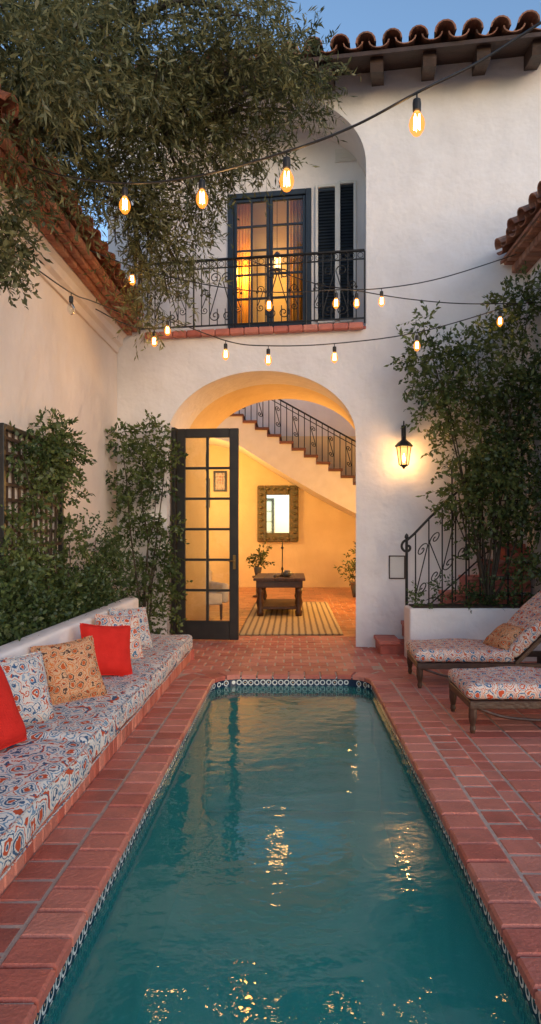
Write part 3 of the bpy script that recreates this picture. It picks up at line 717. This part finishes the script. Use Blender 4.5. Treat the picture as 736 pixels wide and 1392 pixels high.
for i in range(8):
    xx = 2.58+(pA.x-.1-2.58)*(i+1)/8; low.append((xx, pA.z+sl*(xx-pA.x)-.78-.10*math.sin(math.pi*(i+1)/8)))
low += [(pA.x-.5, pA.z-.6), (pA.x-.9, pA.z-.5), (-4.58, pA.z-.45)]
slab(poly+low, [], YS, YB-.002, ID, 'stair_body', WHITE, st)
tr.obj('tread', mat('stair_brick', (.13, .05, .03), (.09, .035, .022), scale=8, tint=(.2, .08, .05)), st)
rl = sub(st, 'stair_railing'); b = B(); ro = .98
b.tube([(-4.5, YS+.06, pA.z+ro), (pA.x-.05, YS+.06, pA.z+ro)]+[(2.55, YS+.06, pA.z+sl*(2.55-pA.x)+ro)], .022, 8)
b.tube([(-4.5, YS+.06, pA.z+ro-.12), (pA.x-.05, YS+.06, pA.z+ro-.12)]+[(2.55, YS+.06, pA.z+sl*(2.55-pA.x)+ro-.12)], .012, 6); b.obj('handrail', IRON, rl)
x = -2.4; i = 0
while x < 2.5:
    zt = pA.z+(sl*(x-pA.x) if x > pA.x else 0); stp = pA.z-(math.floor((x-pA.x)/run)+1)*ris if x > pA.x else pA.z
    b = B(); b.tube([(x, YS+.06, stp+.04), (x, YS+.06, zt+ro)], .013, 6); b.obj('baluster', IRON, rl)
    if i % 3 == 1:
        b = B(); b.tube([(x+.075+p_[0], YS+.06, zt+.46+p_[1]+sl*p_[0]) for p_ in scroll_pts(.12, .5)], .011, 5); b.obj('scroll', IRON, rl)
    x += .15; i += 1
# mirror
p = P(350, 660, 18.3); q = P(406, 737, 18.3); mr = thing('wall_mirror', (p.x, 18.35, q.z), 'mirror in ornate antique green frame on the plaster wall', 'mirror')
b = B(); fw = .26; n = 14
b.bbox(p.x, p.x+fw, 18.28, YB-.003, q.z, p.z, .03); b.bbox(q.x-fw, q.x, 18.28, YB-.003, q.z, p.z, .03); b.bbox(p.x+fw, q.x-fw, 18.28, YB-.003, p.z-fw, p.z, .03); b.bbox(p.x+fw, q.x-fw, 18.28, YB-.003, q.z, q.z+fw, .03)
for i in range(9):
    zz = q.z+.09+(p.z-q.z-.18)*i/8
    for xx in (p.x+.1, q.x-.1): b.lathe([(.01, -.04), (.06, -.01), (.06, .02), (.01, .05)], (xx, 18.27, zz), 8)
for i in range(6):
    xx = p.x+.1+(q.x-p.x-.2)*i/5
    for zz in (q.z+.1, p.z-.1): b.lathe([(.01, -.04), (.06, -.01), (.06, .02), (.01, .05)], (xx, 18.27, zz), 8)
b.obj('frame', GILT, mr)
b = B(); b.box(p.x+fw, q.x-fw, 18.34, 18.36, q.z+fw, p.z-fw, M=None); b.obj('glass', MIR, mr)
# rug
b = B(); b.bbox(-.80, .75, 9.75, 14.3, .003, .02, .006)
for i in range(60):
    x = -.79+1.53*i/59; b.box(x, x+.008, 9.70, 9.75, .004, .008)
o = b.obj('rug', RUG); top(o, 'striped jute runner rug on terracotta floor', 'rug')
# coffee table
ct = thing('coffee_table', (-.2, 12.2, 0), 'rustic dark wood coffee table standing on jute rug', 'table')
tx0, tx1, ty0, ty1, tz = -.70, .23, 11.75, 13.3, .70
b = B(); 
for i in range(5): b.bbox(tx0+(tx1-tx0)*i/5+.002, tx0+(tx1-tx0)*(i+1)/5-.002, ty0, ty1, tz-.045, tz, .006)
b.bbox(tx0+.05, tx1-.05, ty0+.05, ty1-.05, tz-.17, tz-.047, .004); b.obj('table_top', WOODM, ct)
for (lx, ly) in ((tx0+.12, ty0+.12), (tx1-.12, ty0+.12), (tx0+.12, ty1-.12), (tx1-.12, ty1-.12)):
    b = B(); b.lathe([(.055, .02), (.07, .1), (.045, .14), (.075, .26), (.045, .38), (.065, .44), (.065, tz-.17)], (lx, ly, 0), 10); b.obj('leg', WOODM, ct, smooth=True)
b = B(); b.bbox(tx0+.1, tx1-.1, ty0+.09, ty1-.09, .14, .19, .006); b.obj('shelf', WOODM, ct)
cs = thing('candlestick', (-.19, 12.3, tz), 'tall slender dark candlestick on the coffee table', 'candlestick')
b = B(); b.lathe([(.07, 0), (.075, .015), (.02, .04), (.013, .1), (.025, .14), (.01, .18), (.01, .5), (.03, .53), (.012, .56), (.01, .66)], (-.19, 12.3, tz+.001), 12); b.obj('stem', IRON, cs, smooth=True)
vs = thing('vase', (-.12, 12.1, tz), 'small round glazed bowl on the coffee table', 'vase')
b = B(); b.lathe([(.04, 0), (.08, .03), (.09, .07), (.06, .11), (.05, .12)], (-.10, 12.15, tz+.001), 16); b.obj('body', POTM, vs, smooth=True)
b = B(); b.lathe([(.05, 0), (.055, .02), (.04, .05), (.03, .055)], (-.3, 12.1, tz+.001), 16); o = thing('bowl', (-.3, 12.1, tz), 'small dark dish on the coffee table', 'bowl'); b.obj('body', POTM, o, smooth=True)
def potplant(x, y, zb, h, r, lab, ph=.35, spr=70, s_=1.0):
    t_ = thing('potted_plant', (x, y, zb), lab, 'potted plant'); b = B(); b.lathe([(.1*s_, 0), (.14*s_, ph*.5), (.16*s_, ph*.9), (.17*s_, ph), (.14*s_, ph), (.13*s_, ph*.9)], (x, y, zb+.002), 16); b.obj('pot', POTM, t_, smooth=True)
    cl = [((x+random.uniform(-r, r)*.5, y+random.uniform(-r, r)*.5, zb+ph+h*random.uniform(.25, .9)), r*.75) for _ in range(5)]
    b = B()
    for c, _ in cl: b.tube([(x, y, zb+ph*.8), ((x+c[0])/2, (y+c[1])/2, (zb+ph+c[2])/2), c], [.012, .009, .004], 5)
    b.obj('stem', STEM, t_); foliage('foliage', GREEN, cl, t_, spr=spr, k=6, twig=.16, ll=.09, lw=.02, droop=.1)
potplant(-.82, 15.6, .5, .38, .2, 'small leafy plant in glazed pot on a low stand', .2, spr=110, s_=.6)
b = B(); b.lathe([(.12, 0), (.13, .03), (.045, .06), (.04, .4), (.13, .46), (.13, .5)], (-.82, 15.6, 0), 12); o = thing('plant_stand', (-.82, 15.6, 0), 'dark pedestal stand carrying a potted plant', 'plant stand'); b.obj('pedestal', WOODM, o, smooth=True)
potplant(1.52, 15.6, 0, .85, .34, 'bushy green plant in pot beside the stair wall', .35, 80)
# sofa, picture
sf = thing('sofa', (-2.4, 13.8, 0), 'cream linen sofa with scatter cushions in the patio', 'sofa')
b = B(); b.rbox(.5, .95, .16, .05, Matrix.Translation((-2.3, 13.8, .25))); b.obj('seat', SOFAW, sf, smooth=True)
b = B(); b.rbox(.13, .95, .42, .08, Matrix.Translation((-2.85, 13.8, .62))); b.obj('backrest', SOFAW, sf, smooth=True)
for yy in (12.78, 14.82): b = B(); b.rbox(.52, .1, .3, .07, Matrix.Translation((-2.32, yy, .38))); b.obj('armrest', SOFAW, sf, smooth=True)
b = B(); b.pillow(.5, .5, .2, Matrix.Translation((-2.6, 13.4, .68)) @ Matrix.Rotation(math.radians(70), 4, 'Y')); o = thing('pillow', (-2.6, 13.4, .45), 'orange patterned cushion on the cream sofa', 'pillow'); b.obj('cover', FAB2, o, smooth=True)
ax_, ay_ = -1.66, 11.6
ac_ = thing('armchair', (ax_, ay_, 0), 'cream upholstered armchair near the french door', 'armchair')
MA = Matrix.Translation((ax_, ay_, 0)) @ Matrix.Rotation(math.radians(30), 4, 'Z')
b = B(MA); b.rbox(.34, .34, .10, .05, Matrix.Translation((0, 0, .36)), puff=.01, step=.06); b.obj('seat', SOFAW, ac_, smooth=True)
b = B(MA); b.rbox(.38, .10, .40, .09, Matrix.Translation((0, .36, .78)) @ Matrix.Rotation(-.14, 4, 'X')); b.obj('backrest', SOFAW, ac_, smooth=True)
for xx in (-.38, .38): b = B(MA); b.rbox(.07, .36, .17, .06, Matrix.Translation((xx, 0, .46))); b.obj('armrest', SOFAW, ac_, smooth=True)
for (xx, yy) in ((-.32, -.28), (.32, -.28), (-.32, .32), (.32, .32)): b = B(MA); b.lathe([(.018, 0), (.03, .27)], (xx, yy, 0), 8); b.obj('leg', WOODM, ac_)
b = B(MA); b.pillow(.42, .42, .16, Matrix.Translation((0, .2, .66)) @ Matrix.Rotation(math.radians(72), 4, 'X')); o = thing('pillow', tuple(MA @ Vector((0, .2, .46))), 'patterned cushion on the cream armchair', 'pillow'); b.obj('cover', FAB3, o, smooth=True)
for (px, py, qx, qy) in ((262, 650, 285, 690), (262, 605, 280, 640), (290, 640, 308, 668)):
    p = P(px, py, 18.3); q = P(qx, qy, 18.3); o = thing('framed_picture', (p.x, 18.3, q.z), 'small framed picture on the cream wall', 'picture')
    b = B(); f_ = .05; b.bbox(p.x, p.x+f_, 18.35, YB-.003, q.z, p.z); b.bbox(q.x-f_, q.x, 18.35, YB-.003, q.z, p.z); b.bbox(p.x+f_, q.x-f_, 18.35, YB-.003, p.z-f_, p.z); b.bbox(p.x+f_, q.x-f_, 18.35, YB-.003, q.z, q.z+f_); b.obj('frame', BLACK, o)
    b = B(); b.box(p.x+f_, q.x-f_, 18.37, YB-.004, q.z+f_, p.z-f_); b.obj('canvas', FAB3, o)
LW_ = (1, .54, .15)
lamp('POINT', 'patio_lamp', (-2.7, 16.4, 2.6), 270, LW_, .25)
lamp('POINT', 'patio_lamp', (2.1, 13.6, 1.6), 240, LW_, .25)
lamp('POINT', 'pendant_light', tuple(pp), 60, LW_, .12)
lamp('POINT', 'passage_lamp', tuple(FW(ac+1.0, 1.7, 0)+Vector((.4, .6, 2.2))), 90, LW_, .15)
rc = FW((dl[0]+dr[0])/2-.1, 1.03, 0); lamp('POINT', 'room_lamp', (rc.x-.3, rc.y, nz0+1.2), 46, (1, .48, .10), .1)
lamp('POINT', 'room_lamp', tuple(pr), 36, (1, .52, .14), .08)

# ------------------------------------------------------------------ built-in bench
bn = thing('bench', (-1.5, 5, 0), 'long built-in daybed with brick base, white plaster back and ikat cushions', 'bench')
BY0, BY1 = 1.2, 7.85
b = B(); y = BY0
while y < BY1-.02:
    b.bbox(-1.25, -1.205, y+.004, min(y+.105, BY1)-.004, -.01, .125, .007, random.random()); y += .105
b.box(-1.9, -1.251, BY0, BY1, -.02, .118)
x = -1.9
while x < -1.26: b.bbox(x, x+.1, BY1, BY1+.04, -.01, .125, .007, random.random()); x += .105
b.obj('base', TILE, bn)
b = B(); b.rbox(.09, (BY1-BY0)/2+.12, .38, .035, Matrix.Translation((-1.96, (BY0+BY1)/2+.1, .34)), step=.5); b.obj('backrest', STUC, bn, smooth=True)
for (c0, c1, hw) in ((3.86, BY1-.02, .0), (1.2, 3.83, .03)):
    b = B(); b.rbox(.345+hw/2, (c1-c0)/2, .09, .055, Matrix.Translation((-1.525+hw/2, (c0+c1)/2, .215)), puff=.016, step=.05); o = b.obj('cushion', FAB1, bn, smooth=True)
    xe = -1.18+hw
    for zz in (.13, .292):
        b = B(); b.tube([(xe-.012+.008*math.sin((c0+i*.05)*7)*.5, c0+.03+i*(c1-c0-.06)/60, zz) for i in range(61)], .0055, 5)
        b.obj('piping', FAB3, bn, smooth=True)
def pill(x, y, z, w, h, t_, tilt, yaw, roll, m, lab):
    Mx = Matrix.Translation((x, y, z)) @ Matrix.Rotation(math.radians(yaw), 4, 'Z') @ Matrix.Rotation(math.radians(90-tilt), 4, 'X') @ Matrix.Rotation(math.radians(roll), 4, 'Z')
    o = thing('pillow', (x, y, z-h/2), lab, 'pillow', 'scatter pillows on the daybed' ); b = B(); b.pillow(w, h, t_, Mx); ob = b.obj('cover', m, o, smooth=True)
    b = B(); n = 60; pts = []
    for i in range(n+1):
        a = 2*math.pi*i/n; u = math.cos(a); v = math.sin(a); k = max(abs(u), abs(v)); u /= k; v /= k
        pts.append(Mx @ Vector((w/2*u*(1-.09*(1-v*v)*abs(u)), h/2*v*(1-.09*(1-u*u)*abs(v)), 0)))
    b.tube(pts, .006, 6); b.obj('piping', m, o, smooth=True)
    return o
ZS = .31
pill(-1.66, 3.55, ZS+.22, .46, .46, .18, 22, 70, 4, REDF, 'bright red square pillow with piping on the daybed')
pill(-1.72, 4.12, ZS+.20, .48, .48, .20, 20, 60, -3, FAB3, 'blue and white patterned pillow against the plaster back')
pill(-1.60, 4.75, ZS+.20, .46, .46, .20, 25, 38, 5, FAB2, 'orange ikat pillow leaning among the others')
pill(-1.56, 5.55, ZS+.21, .45, .45, .19, 22, 40, -8, REDF, 'bright red square pillow leaning on patterned one')
pill(-1.62, 6.20, ZS+.21, .46, .46, .18, 22, 45, -6, FAB4, 'orange and blue ikat pillow on the daybed')
pill(-1.66, 6.80, ZS+.21, .46, .46, .18, 22, 50, -4, FAB3, 'blue patterned pillow at the end of the daybed')

# ------------------------------------------------------------------ loungers
def lounger(x0, y0, y1, lab, yaw):
    t_ = thing('sun_lounger', (x0, y0, 0), lab, 'sun lounger', 'wooden sun loungers by the pool')
    w_ = y1-y0; MX = Matrix.Translation((x0, y0, 0)) @ Matrix.Rotation(math.radians(yaw), 4, 'Z')
    b = B(MX); zf = .25
    b.bbox(0, 1.55, 0, .045, zf-.06, zf, .005); b.bbox(0, 1.55, w_-.045, w_, zf-.06, zf, .005); b.bbox(0, .045, .045, w_-.045, zf-.06, zf, .005); b.bbox(1.5, 1.55, .045, w_-.045, zf-.06, zf, .005)
    for i in range(9): x = .1+i*.095; b.bbox(x, x+.06, .045, w_-.045, zf-.02, zf-.002, .003)
    b.tube(smoothpts([(.06, .022, zf-.06), (.3, .022, zf-.13), (.7, .022, zf-.145), (1.1, .022, zf-.06)]), .012, 6); b.obj('frame', WOODM, t_)
    for (lx, ly) in ((.03, .03), (.03, w_-.03), (1.4, .03), (1.4, w_-.03)):
        b = B(MX); b.lathe([(.016, 0), (.024, .03), (.02, .06), (.032, .12), (.032, zf-.06)], (lx, ly, .001), 8); b.obj('leg', WOODM, t_)
    MB = MX @ Matrix.Translation((.93, 0, zf+.01)) @ Matrix.Rotation(math.radians(-45), 4, 'Y')
    b = B(MB); b.bbox(0, .82, 0, .04, -.04, 0, .004); b.bbox(0, .82, w_-.04, w_, -.04, 0, .004)
    for i in range(8): x = .03+i*.1; b.bbox(x, x+.06, .04, w_-.04, -.03, -.01, .003)
    b.obj('back_frame', WOODM, t_)
    b = B(MX); b.rbox(.48, w_/2+.01, .055, .05, Matrix.Translation((.46, w_/2, zf+.06)), puff=.014, step=.05); b.obj('seat_cushion', FAB4, t_, smooth=True)
    b = B(MB); b.rbox(.42, w_/2+.01, .055, .05, Matrix.Translation((.45, w_/2, .06)), puff=.014, step=.05); b.obj('back_cushion', FAB4, t_, smooth=True)
    b = B(MX); b.tube([(1.2, .02, zf-.02), (1.33, .02, zf+.36)], .012, 6); b.obj('back_strut', WOODM, t_)
    b = B(MX); b.tube([(1.2, w_-.02, zf-.02), (1.33, w_-.02, zf+.36)], .012, 6); b.obj('back_strut', WOODM, t_)
lounger(1.20, 6.38, 7.10, 'wooden sun lounger with ikat cushion and raised back by the planter', -2)
lounger(1.32, 4.93, 5.60, 'wooden sun lounger with ikat cushion beside the pool coping', 0)
o = pill(2.12, 6.62, .46, .44, .34, .14, 50, -78, 0, FAB2, 'orange ikat pillow resting on the sun lounger'); o['group'] = 'pillows on the loungers'

# ------------------------------------------------------------------ planter, outdoor stair, railing
pl = thing('planter', (2.1, 7.9, 0), 'low white stucco planter filled with shrubs', 'planter')
b = B(); b.rbox(.80, .2, .33, .03, Matrix.Translation((2.17, 7.95, .29))); b.obj('wall', STUC, pl, smooth=True)
b = B(); b.box(1.42, 2.92, 7.79, 8.11, .60, .635); b.obj('soil', SOIL, pl)
os_ = thing('outdoor_stair', (1.3, 8.3, 0), 'small brick stair rising beside the white planter', 'stairs')
b = B()
for i in range(8):
    xs_ = 1.08+.0+i*.24+(.10 if i else 0)
    if xs_ > 2.85: break
    zt = .17+i*.2
    yb_ = D0-KA*(xs_)-.01
    b.box(xs_+.01, 2.95, 8.20, yb_, 0 if i == 0 else zt-.2, zt-.05); yy = 8.17
    while yy < yb_-.05: b.bbox(xs_-.015, min(xs_+.26, 2.95), yy+.003, min(yy+.11, yb_)-.003, zt-.05, zt, .008, random.random()); yy += .11
b.obj('steps', TILE, os_)
ir = thing('iron_railing', (1.41, 8.18, .17), 'wrought iron stair railing with scrolls', 'railing'); yr = 8.185
b = B(); b.tube([(1.41, yr, .17), (1.41, yr, 1.43)], .018, 8); b.lathe([(.005, -.03), (.028, 0), (.02, .03), (.004, .05)], (1.41, yr, 1.45), 10); b.obj('newel_post', IRON, ir)
b = B(); rpts = [(1.45+.09*(1-i/24)*math.cos(math.pi*.5+i*.3)-.03, yr, 1.33+.09*(1-i/24)*math.sin(math.pi*.5+i*.3)) for i in range(24)][::-1]
rpts += [(1.5, yr, 1.49), (1.7, yr, 1.70), (1.93, yr, 1.92), (2.5, yr, 2.42), (2.9, yr, 2.76)]; b.tube(rpts, .016, 7)
b.tube([(1.41, yr, .42), (1.5, yr, .44), (2.9, yr, 1.72)], .010, 6); b.obj('handrail', IRON, ir, smooth=True)
x = 1.52; i = 0
while x < 2.85:
    b = B(); zt = 1.5+(x-1.5)*.89; b.tube([(x, yr, .17+max(0, (x-1.42))*.83), (x, yr, zt)], .009, 6); b.obj('baluster', IRON, ir)
    if x+.07 < 2.8:
        zc = .45+(x-1.45)*.9; sg = 1 if i % 2 else -1
        b = B(); b.tube([(x+.08+p_[0]*sg, yr, zc+.55+p_[1]+p_[0]*.8*sg) for p_ in scroll_pts(.14, .6)], .0075, 6); b.obj('scroll', IRON, ir, smooth=True)
    x += .165; i += 1

# ------------------------------------------------------------------ planting
def stems(par, base, tops, r0=.015, m=STEM, wob=.06, name='stem'):
    b = B()
    for c in tops:
        p0 = Vector(base if not callable(base) else base(c)); p1 = Vector(c); q = [p0]
        for t_ in (.3, .55, .8): q.append(p0.lerp(p1, t_)+Vector([random.uniform(-wob, wob) for _ in range(3)]))
        q.append(p1); q = smoothpts(q, 4); b.tube(q, [r0*(1-.75*i/(len(q)-1)) for i in range(len(q))], 6)
    return b.obj(name, m, par, smooth=True)
# trellis on left wing wall
tl = thing('trellis', (XL, 6.2, 1), 'dark wooden lattice trellis mounted on the plaster wall', 'trellis')
b = B(); ty0_, ty1_, tz0_, tz1_ = 5.5, 6.95, .6, 2.42
b.bbox(XL+.003, XL+.05, ty0_, ty0_+.05, tz0_, tz1_); b.bbox(XL+.003, XL+.05, ty1_-.05, ty1_, tz0_, tz1_); b.bbox(XL+.003, XL+.05, ty0_+.05, ty1_-.05, tz1_-.05, tz1_); b.obj('frame', BLACK, tl)
b = B(); y = ty0_+.12
while y < ty1_-.06: b.box(XL+.01, XL+.025, y, y+.03, tz0_, tz1_-.05); y += .13
z = tz0_
while z < tz1_-.08: b.box(XL+.027, XL+.042, ty0_+.05, ty1_-.05, z, z+.03); z += .13
b.obj('lattice', WOODD, tl)
clipL = lambda C: (C[:, 0] > XL+.03)
def plant(name, lab, cat, base, cl, mtl, kw, r0=.015, clip=None, group=None):
    t_ = thing(name, base, lab, cat, group); stems(t_, base, [c for c, r in cl][::2], r0); foliage('foliage', mtl, cl, t_, clip=clip, **kw); return t_
VK = dict(spr=330, k=7, twig=.15, ll=.052, lw=.015, droop=.2, gap=.22)
cl = [((-2.33, y_, z_), r_) for (y_, z_, r_) in ((5.7, 2.2, .16), (6.2, 2.35, .26), (6.7, 2.4, .28), (7.0, 2.3, .2), (6.0, 1.85, .2), (6.75, 1.85, .28), (5.6, 1.5, .2), (5.9, 1.3, .2), (6.9, 1.4, .24), (6.2, 1.05, .3), (6.6, .85, .3), (5.6, 1.0, .3), (6.35, 2.1, .24), (5.3, 1.2, .2))]
plant('climbing_vine', 'leafy vine climbing the dark wooden trellis', 'vine', (-2.3, 6.4, .1), cl, GREEN, dict(VK, sq=(.45, 1, 1)), clip=clipL)
clipF = lambda C: (C[:, 1]+KA*C[:, 0] < D0-.03) & (C[:, 0] > XL+.03)
cl = [(tuple(P(px, py, 8.75)), r_) for (px, py, r_) in ((165, 600, .20), (200, 592, .24), (225, 615, .18), (170, 645, .22), (212, 655, .24), (185, 700, .26), (222, 715, .22), (170, 740, .2), (205, 770, .28), (228, 800, .2), (185, 800, .2), (225, 845, .2), (195, 625, .25), (222, 760, .2), (200, 840, .22), (180, 670, .2))]
plant('climbing_shrub', 'tall slender green climber in the courtyard corner', 'shrub', (-1.95, 8.7, 0), cl, GREEN, dict(VK, spr=300, ll=.06, lw=.017), .016, clip=clipF)
HK = dict(spr=300, k=7, twig=.15, ll=.042, lw=.013, droop=-.15, gap=.1)
for (y_, hz, lab) in ((3.9, 1.05, 'low dark green hedge shrub behind the daybed'), (4.9, 1.15, 'low dark green hedge shrub behind the daybed'), (5.9, 1.05, 'low dark green hedge shrub behind the daybed'), (6.9, 1.15, 'low dark green hedge shrub behind the daybed'), (7.8, 1.25, 'airy upright shrub behind the end of the daybed')):
    cl = [((-2.22, y_+dy, zz), .26) for dy in (-.35, 0, .35) for zz in (hz*.5, hz*.8+random.uniform(-.08, .08))]
    if y_ > 7: cl += [((-2.2, 7.4, 1.45), .17), ((-2.15, 7.7, 1.3), .2), ((-2.2, 8.1, 1.15), .2)]
    plant('shrub', lab, 'shrub', (-2.22, y_, 0), cl, DKGREEN, dict(HK, sq=(.75, 1, 1)), clip=lambda C: (C[:, 0] > XL+.02) & ((C[:, 0] < -2.06) | (C[:, 2] > .74)), group='shrubs behind the daybed')
b = B(); b.box(XL+.002, -2.06, 1, 8.9, -.01, .12); o = b.obj('soil', SOIL); top(o, 'strip of planting soil behind the daybed', 'soil', kind='structure')
# right side big climber
clipR = lambda C: (C[:, 1]+KA*C[:, 0] < D0-.04) & (C[:, 0] < XR-.03)
cl = [(tuple(P(px, py, Y_)), r_) for (px, py, Y_, r_) in ((575, 440, 8.1, .11), (572, 485, 8.1, .18), (600, 520, 8.1, .28), (563, 515, 8.15, .16), (650, 470, 8.0, .28), (700, 430, 8.0, .3), (720, 400, 7.9, .24), (640, 540, 8.0, .34), (700, 510, 7.9, .36), (595, 568, 8.1, .22), (640, 610, 8.0, .36), (710, 600, 7.9, .4), (622, 655, 8.0, .3), (680, 670, 7.9, .38), (725, 690, 7.8, .34), (615, 700, 8.0, .14), (660, 735, 8.0, .22), (715, 755, 7.8, .26), (670, 640, 7.9, .32), (735, 520, 7.7, .3), (690, 560, 8.0, .3), (610, 470, 8.05, .2))]
plant('climbing_shrub', 'large arching green climber above the planter', 'shrub', (2.35, 7.95, .6), cl, GREEN, dict(VK, spr=310, twig=.2, ll=.066, lw=.018, gap=.3), .016, clip=clipR)
cl = [((1.6+i*.22, 7.92, .70+.08*(i % 2)), .17) for i in range(6)]
plant('shrub', 'low leafy plants filling the white planter', 'shrub', (2.2, 7.95, .62), cl, DKGREEN, dict(HK, spr=300), clip=lambda C: C[:, 1] > 7.7)
# poles behind the climber
tp = thing('trellis', (2.3, 8.12, .6), 'tall dark iron plant support poles in the planter', 'trellis')
for i in range(6): b = B(); x = 1.95+i*.17; b.tube([(x, 8.08, .6), (x, 8.1, 2.3+.2*(i % 3))], .011, 6); b.obj('pole', IRON, tp)
b = B(); b.tube([(1.9, 8.09, 1.9), (2.85, 8.09, 1.9)], .008, 6); b.obj('crossbar', IRON, tp)

# olive tree
tree = thing('olive_tree', (-4.1, 6.6, 0), 'large olive tree arching over the wing roof', 'tree')
oc = [(40, 20, 6, .7), (120, 30, 6.5, .7), (200, 20, 6, .7), (290, 30, 6.5, .55), (360, 60, 6.5, .45), (405, 85, 6.8, .36), (60, 110, 5.6, .6), (150, 120, 6.3, .6), (240, 110, 6.5, .6), (330, 120, 6.6, .5), (395, 150, 6.9, .34), (110, 190, 6.2, .5), (190, 190, 6.6, .55), (270, 190, 6.8, .5), (340, 190, 7.0, .36), (160, 260, 6.6, .42), (225, 265, 6.9, .46), (285, 250, 7.1, .36), (195, 330, 7.0, .38), (245, 325, 7.2, .36), (210, 385, 7.2, .28), (195, 425, 7.3, .18), (20, 170, 5.2, .5), (70, 200, 5.8, .36), (420, 110, 7, .22), (0, 90, 5, .5), (340, 5, 6, .4), (0, 10, 5.5, .7), (80, 60, 5, .5), (20, 60, 4.6, .5), (170, 70, 5.6, .5), (100, 250, 6.0, .3), (30, 215, 5.0, .25), (262, 390, 7.3, .2)]
cl = [(tuple(P(a_, b_, c_)), r_) for a_, b_, c_, r_ in oc]
b = B(); tr_top = Vector((-3.6, 6.6, 5.6))
q = smoothpts([(-4.1, 6.6, 0), (-4.0, 6.5, 1.8), (-4.05, 6.7, 3.6), tr_top], 6); b.tube(q, [.22-.1*i/(len(q)-1) for i in range(len(q))], 12)
hubs = [Vector((-2.6, 6.3, 6.4)), Vector((-1.6, 6.6, 6.6)), Vector((-2.3, 6.8, 5.5)), Vector((-1.3, 6.9, 5.6)), Vector((-1.7, 7.1, 4.9))]
for h, src in ((0, None), (1, 0), (2, None), (3, 2), (4, 2)):
    s0 = tr_top if src is None else hubs[src]; q = smoothpts([s0, s0.lerp(hubs[h], .5)+Vector((0, random.uniform(-.1, .1), .15)), hubs[h]], 6); r_a = .09 if src is None else .05
    b.tube(q, [r_a*(1-.4*i/(len(q)-1)) for i in range(len(q))], 8)
for c, r_ in cl:
    c = Vector(c); h = min(hubs, key=lambda k: (k-c).length); 
    for _ in range(3):
        e = c+Vector([random.uniform(-r_, r_)*.7 for _ in range(3)]); q = smoothpts([h, h.lerp(e, .5)+Vector((random.uniform(-.1, .1), random.uniform(-.1, .1), .12)), e], 5); b.tube(q, [.024*(1-.8*i/(len(q)-1)) for i in range(len(q))], 5)
b.obj('trunk', BARK, tree, smooth=True)
foliage('crown', OLIVE, cl, tree, spr=185, k=11, twig=.32, ll=.08, lw=.0095, droop=.45, gap=.34)
# small warm-lit branch over the left wing
st2 = thing('tree', (-3.3, 3.2, 3.2), 'leafy branches hanging over the wing eave', 'tree')
cl = [(tuple(P(a_, b_, c_)), r_) for a_, b_, c_, r_ in ((0, 285, 4.2, .16), (12, 325, 4.3, .15), (-5, 350, 4.1, .15), (10, 368, 4.3, .08))]
stems(st2, (-3.3, 3.8, 4.9), [c for c, r in cl], .02); foliage('crown', OLIVE, cl, st2, spr=700, k=8, twig=.13, ll=.05, lw=.011, droop=.5, gap=.1)

# ------------------------------------------------------------------ string lights
def bulb_parts(t_, c, lit, tiltx=0.0, pw=1.2):
    b = B(); b.tube([c, c+Vector((0, 0, -.03))], .004, 6); b.lathe([(.006, -.028), (.018, -.034), (.02, -.05), (.019, -.085), (.014, -.09)], c, 12); b.obj('lamp_socket', IRON, t_, smooth=False)
    b = B(); b.lathe([(.013, -.088), (.020, -.1), (.033, -.125), (.037, -.147), (.032, -.172), (.018, -.193), (.003, -.202)], c, 16); b.obj('bulb', BULBG if lit else GLASS, t_, smooth=True)
    if lit:
        b = B(); pts = []
        for i in range(9):
            a = i*math.pi/4; rr = .013; pts.append(c+Vector((rr*math.cos(a), rr*math.sin(a), -.105 if i % 2 else -.170)))
        b.tube(pts, .0036, 5); b.obj('filament', FILA, t_)
        l = lamp('POINT', 'bulb_light', c+Vector((0, 0, -.14)), pw, WARM, .03)
def strand(ctrl, bulbs, lab, pw=3.6):
    pts = smoothpts([P(*c) for c in ctrl], 12); t_ = thing('string_lights', tuple(pts[0]), lab, 'string lights', 'festoon strings across the courtyard')
    b = B(); b.tube(pts, .006, 6); b.obj('cable', BLACK, t_, smooth=True)
    for bb in bulbs:
        bx = bb if not isinstance(bb, tuple) else bb[0]; lit = not isinstance(bb, tuple)
        best = min(pts, key=lambda p: abs(VX+p.x/p.y*FPX-bx) if p.y > .5 else 1e9)
        bulb_parts(t_, best, lit, pw=pw)
G1 = 'black festoon cable with glowing amber filament bulbs'
strand([(1250, -330, 2.3), (900, -70, 2.7), (745, 25, 2.9), (650, 85, 3.0), (567, 126, 3.05), (480, 172, 3.15), (390, 206, 3.3), (275, 238, 4.0), (170, 249, 4.3), (60, 232, 4.9), (-30, 190, 5.4)], [567, 390, 275, 170], G1, 8.0)
strand([(28, 350, 5.3), (97, 398, 6.0), (130, 411, 6.8), (200, 440, 7.6)], [(97, 0)], 'short black cable with one unlit bulb near the wing wall')
strand([(705, 345, 8.1), (600, 378, 7.6), (519, 392, 7.2), (457, 394, 7.0), (366, 397, 7.0), (270, 385, 7.0), (180, 362, 7.0), (100, 330, 6.6), (30, 290, 5.6)], [519, 457, 366, 180], G1)
strand([(745, 411, 7.8), (640, 413, 7.6), (560, 407, 7.5), (485, 395, 7.5), (420, 383, 7.8), (330, 350, 8.5)], [485], G1)
strand([(745, 398, 7.8), (680, 420, 7.6), (567, 452, 7.1), (455, 467, 6.8), (365, 470, 6.7), (307, 463, 6.8), (228, 432, 7.4), (190, 410, 8.0)], [680, 567, 455, 365, 307, 228], G1)
strand([(130, 420, 7.2), (170, 440, 7.3), (210, 447, 7.4), (260, 440, 8.3)], [210], G1)
for o in sc.objects:
    if '_loc' in o: del o['_loc']
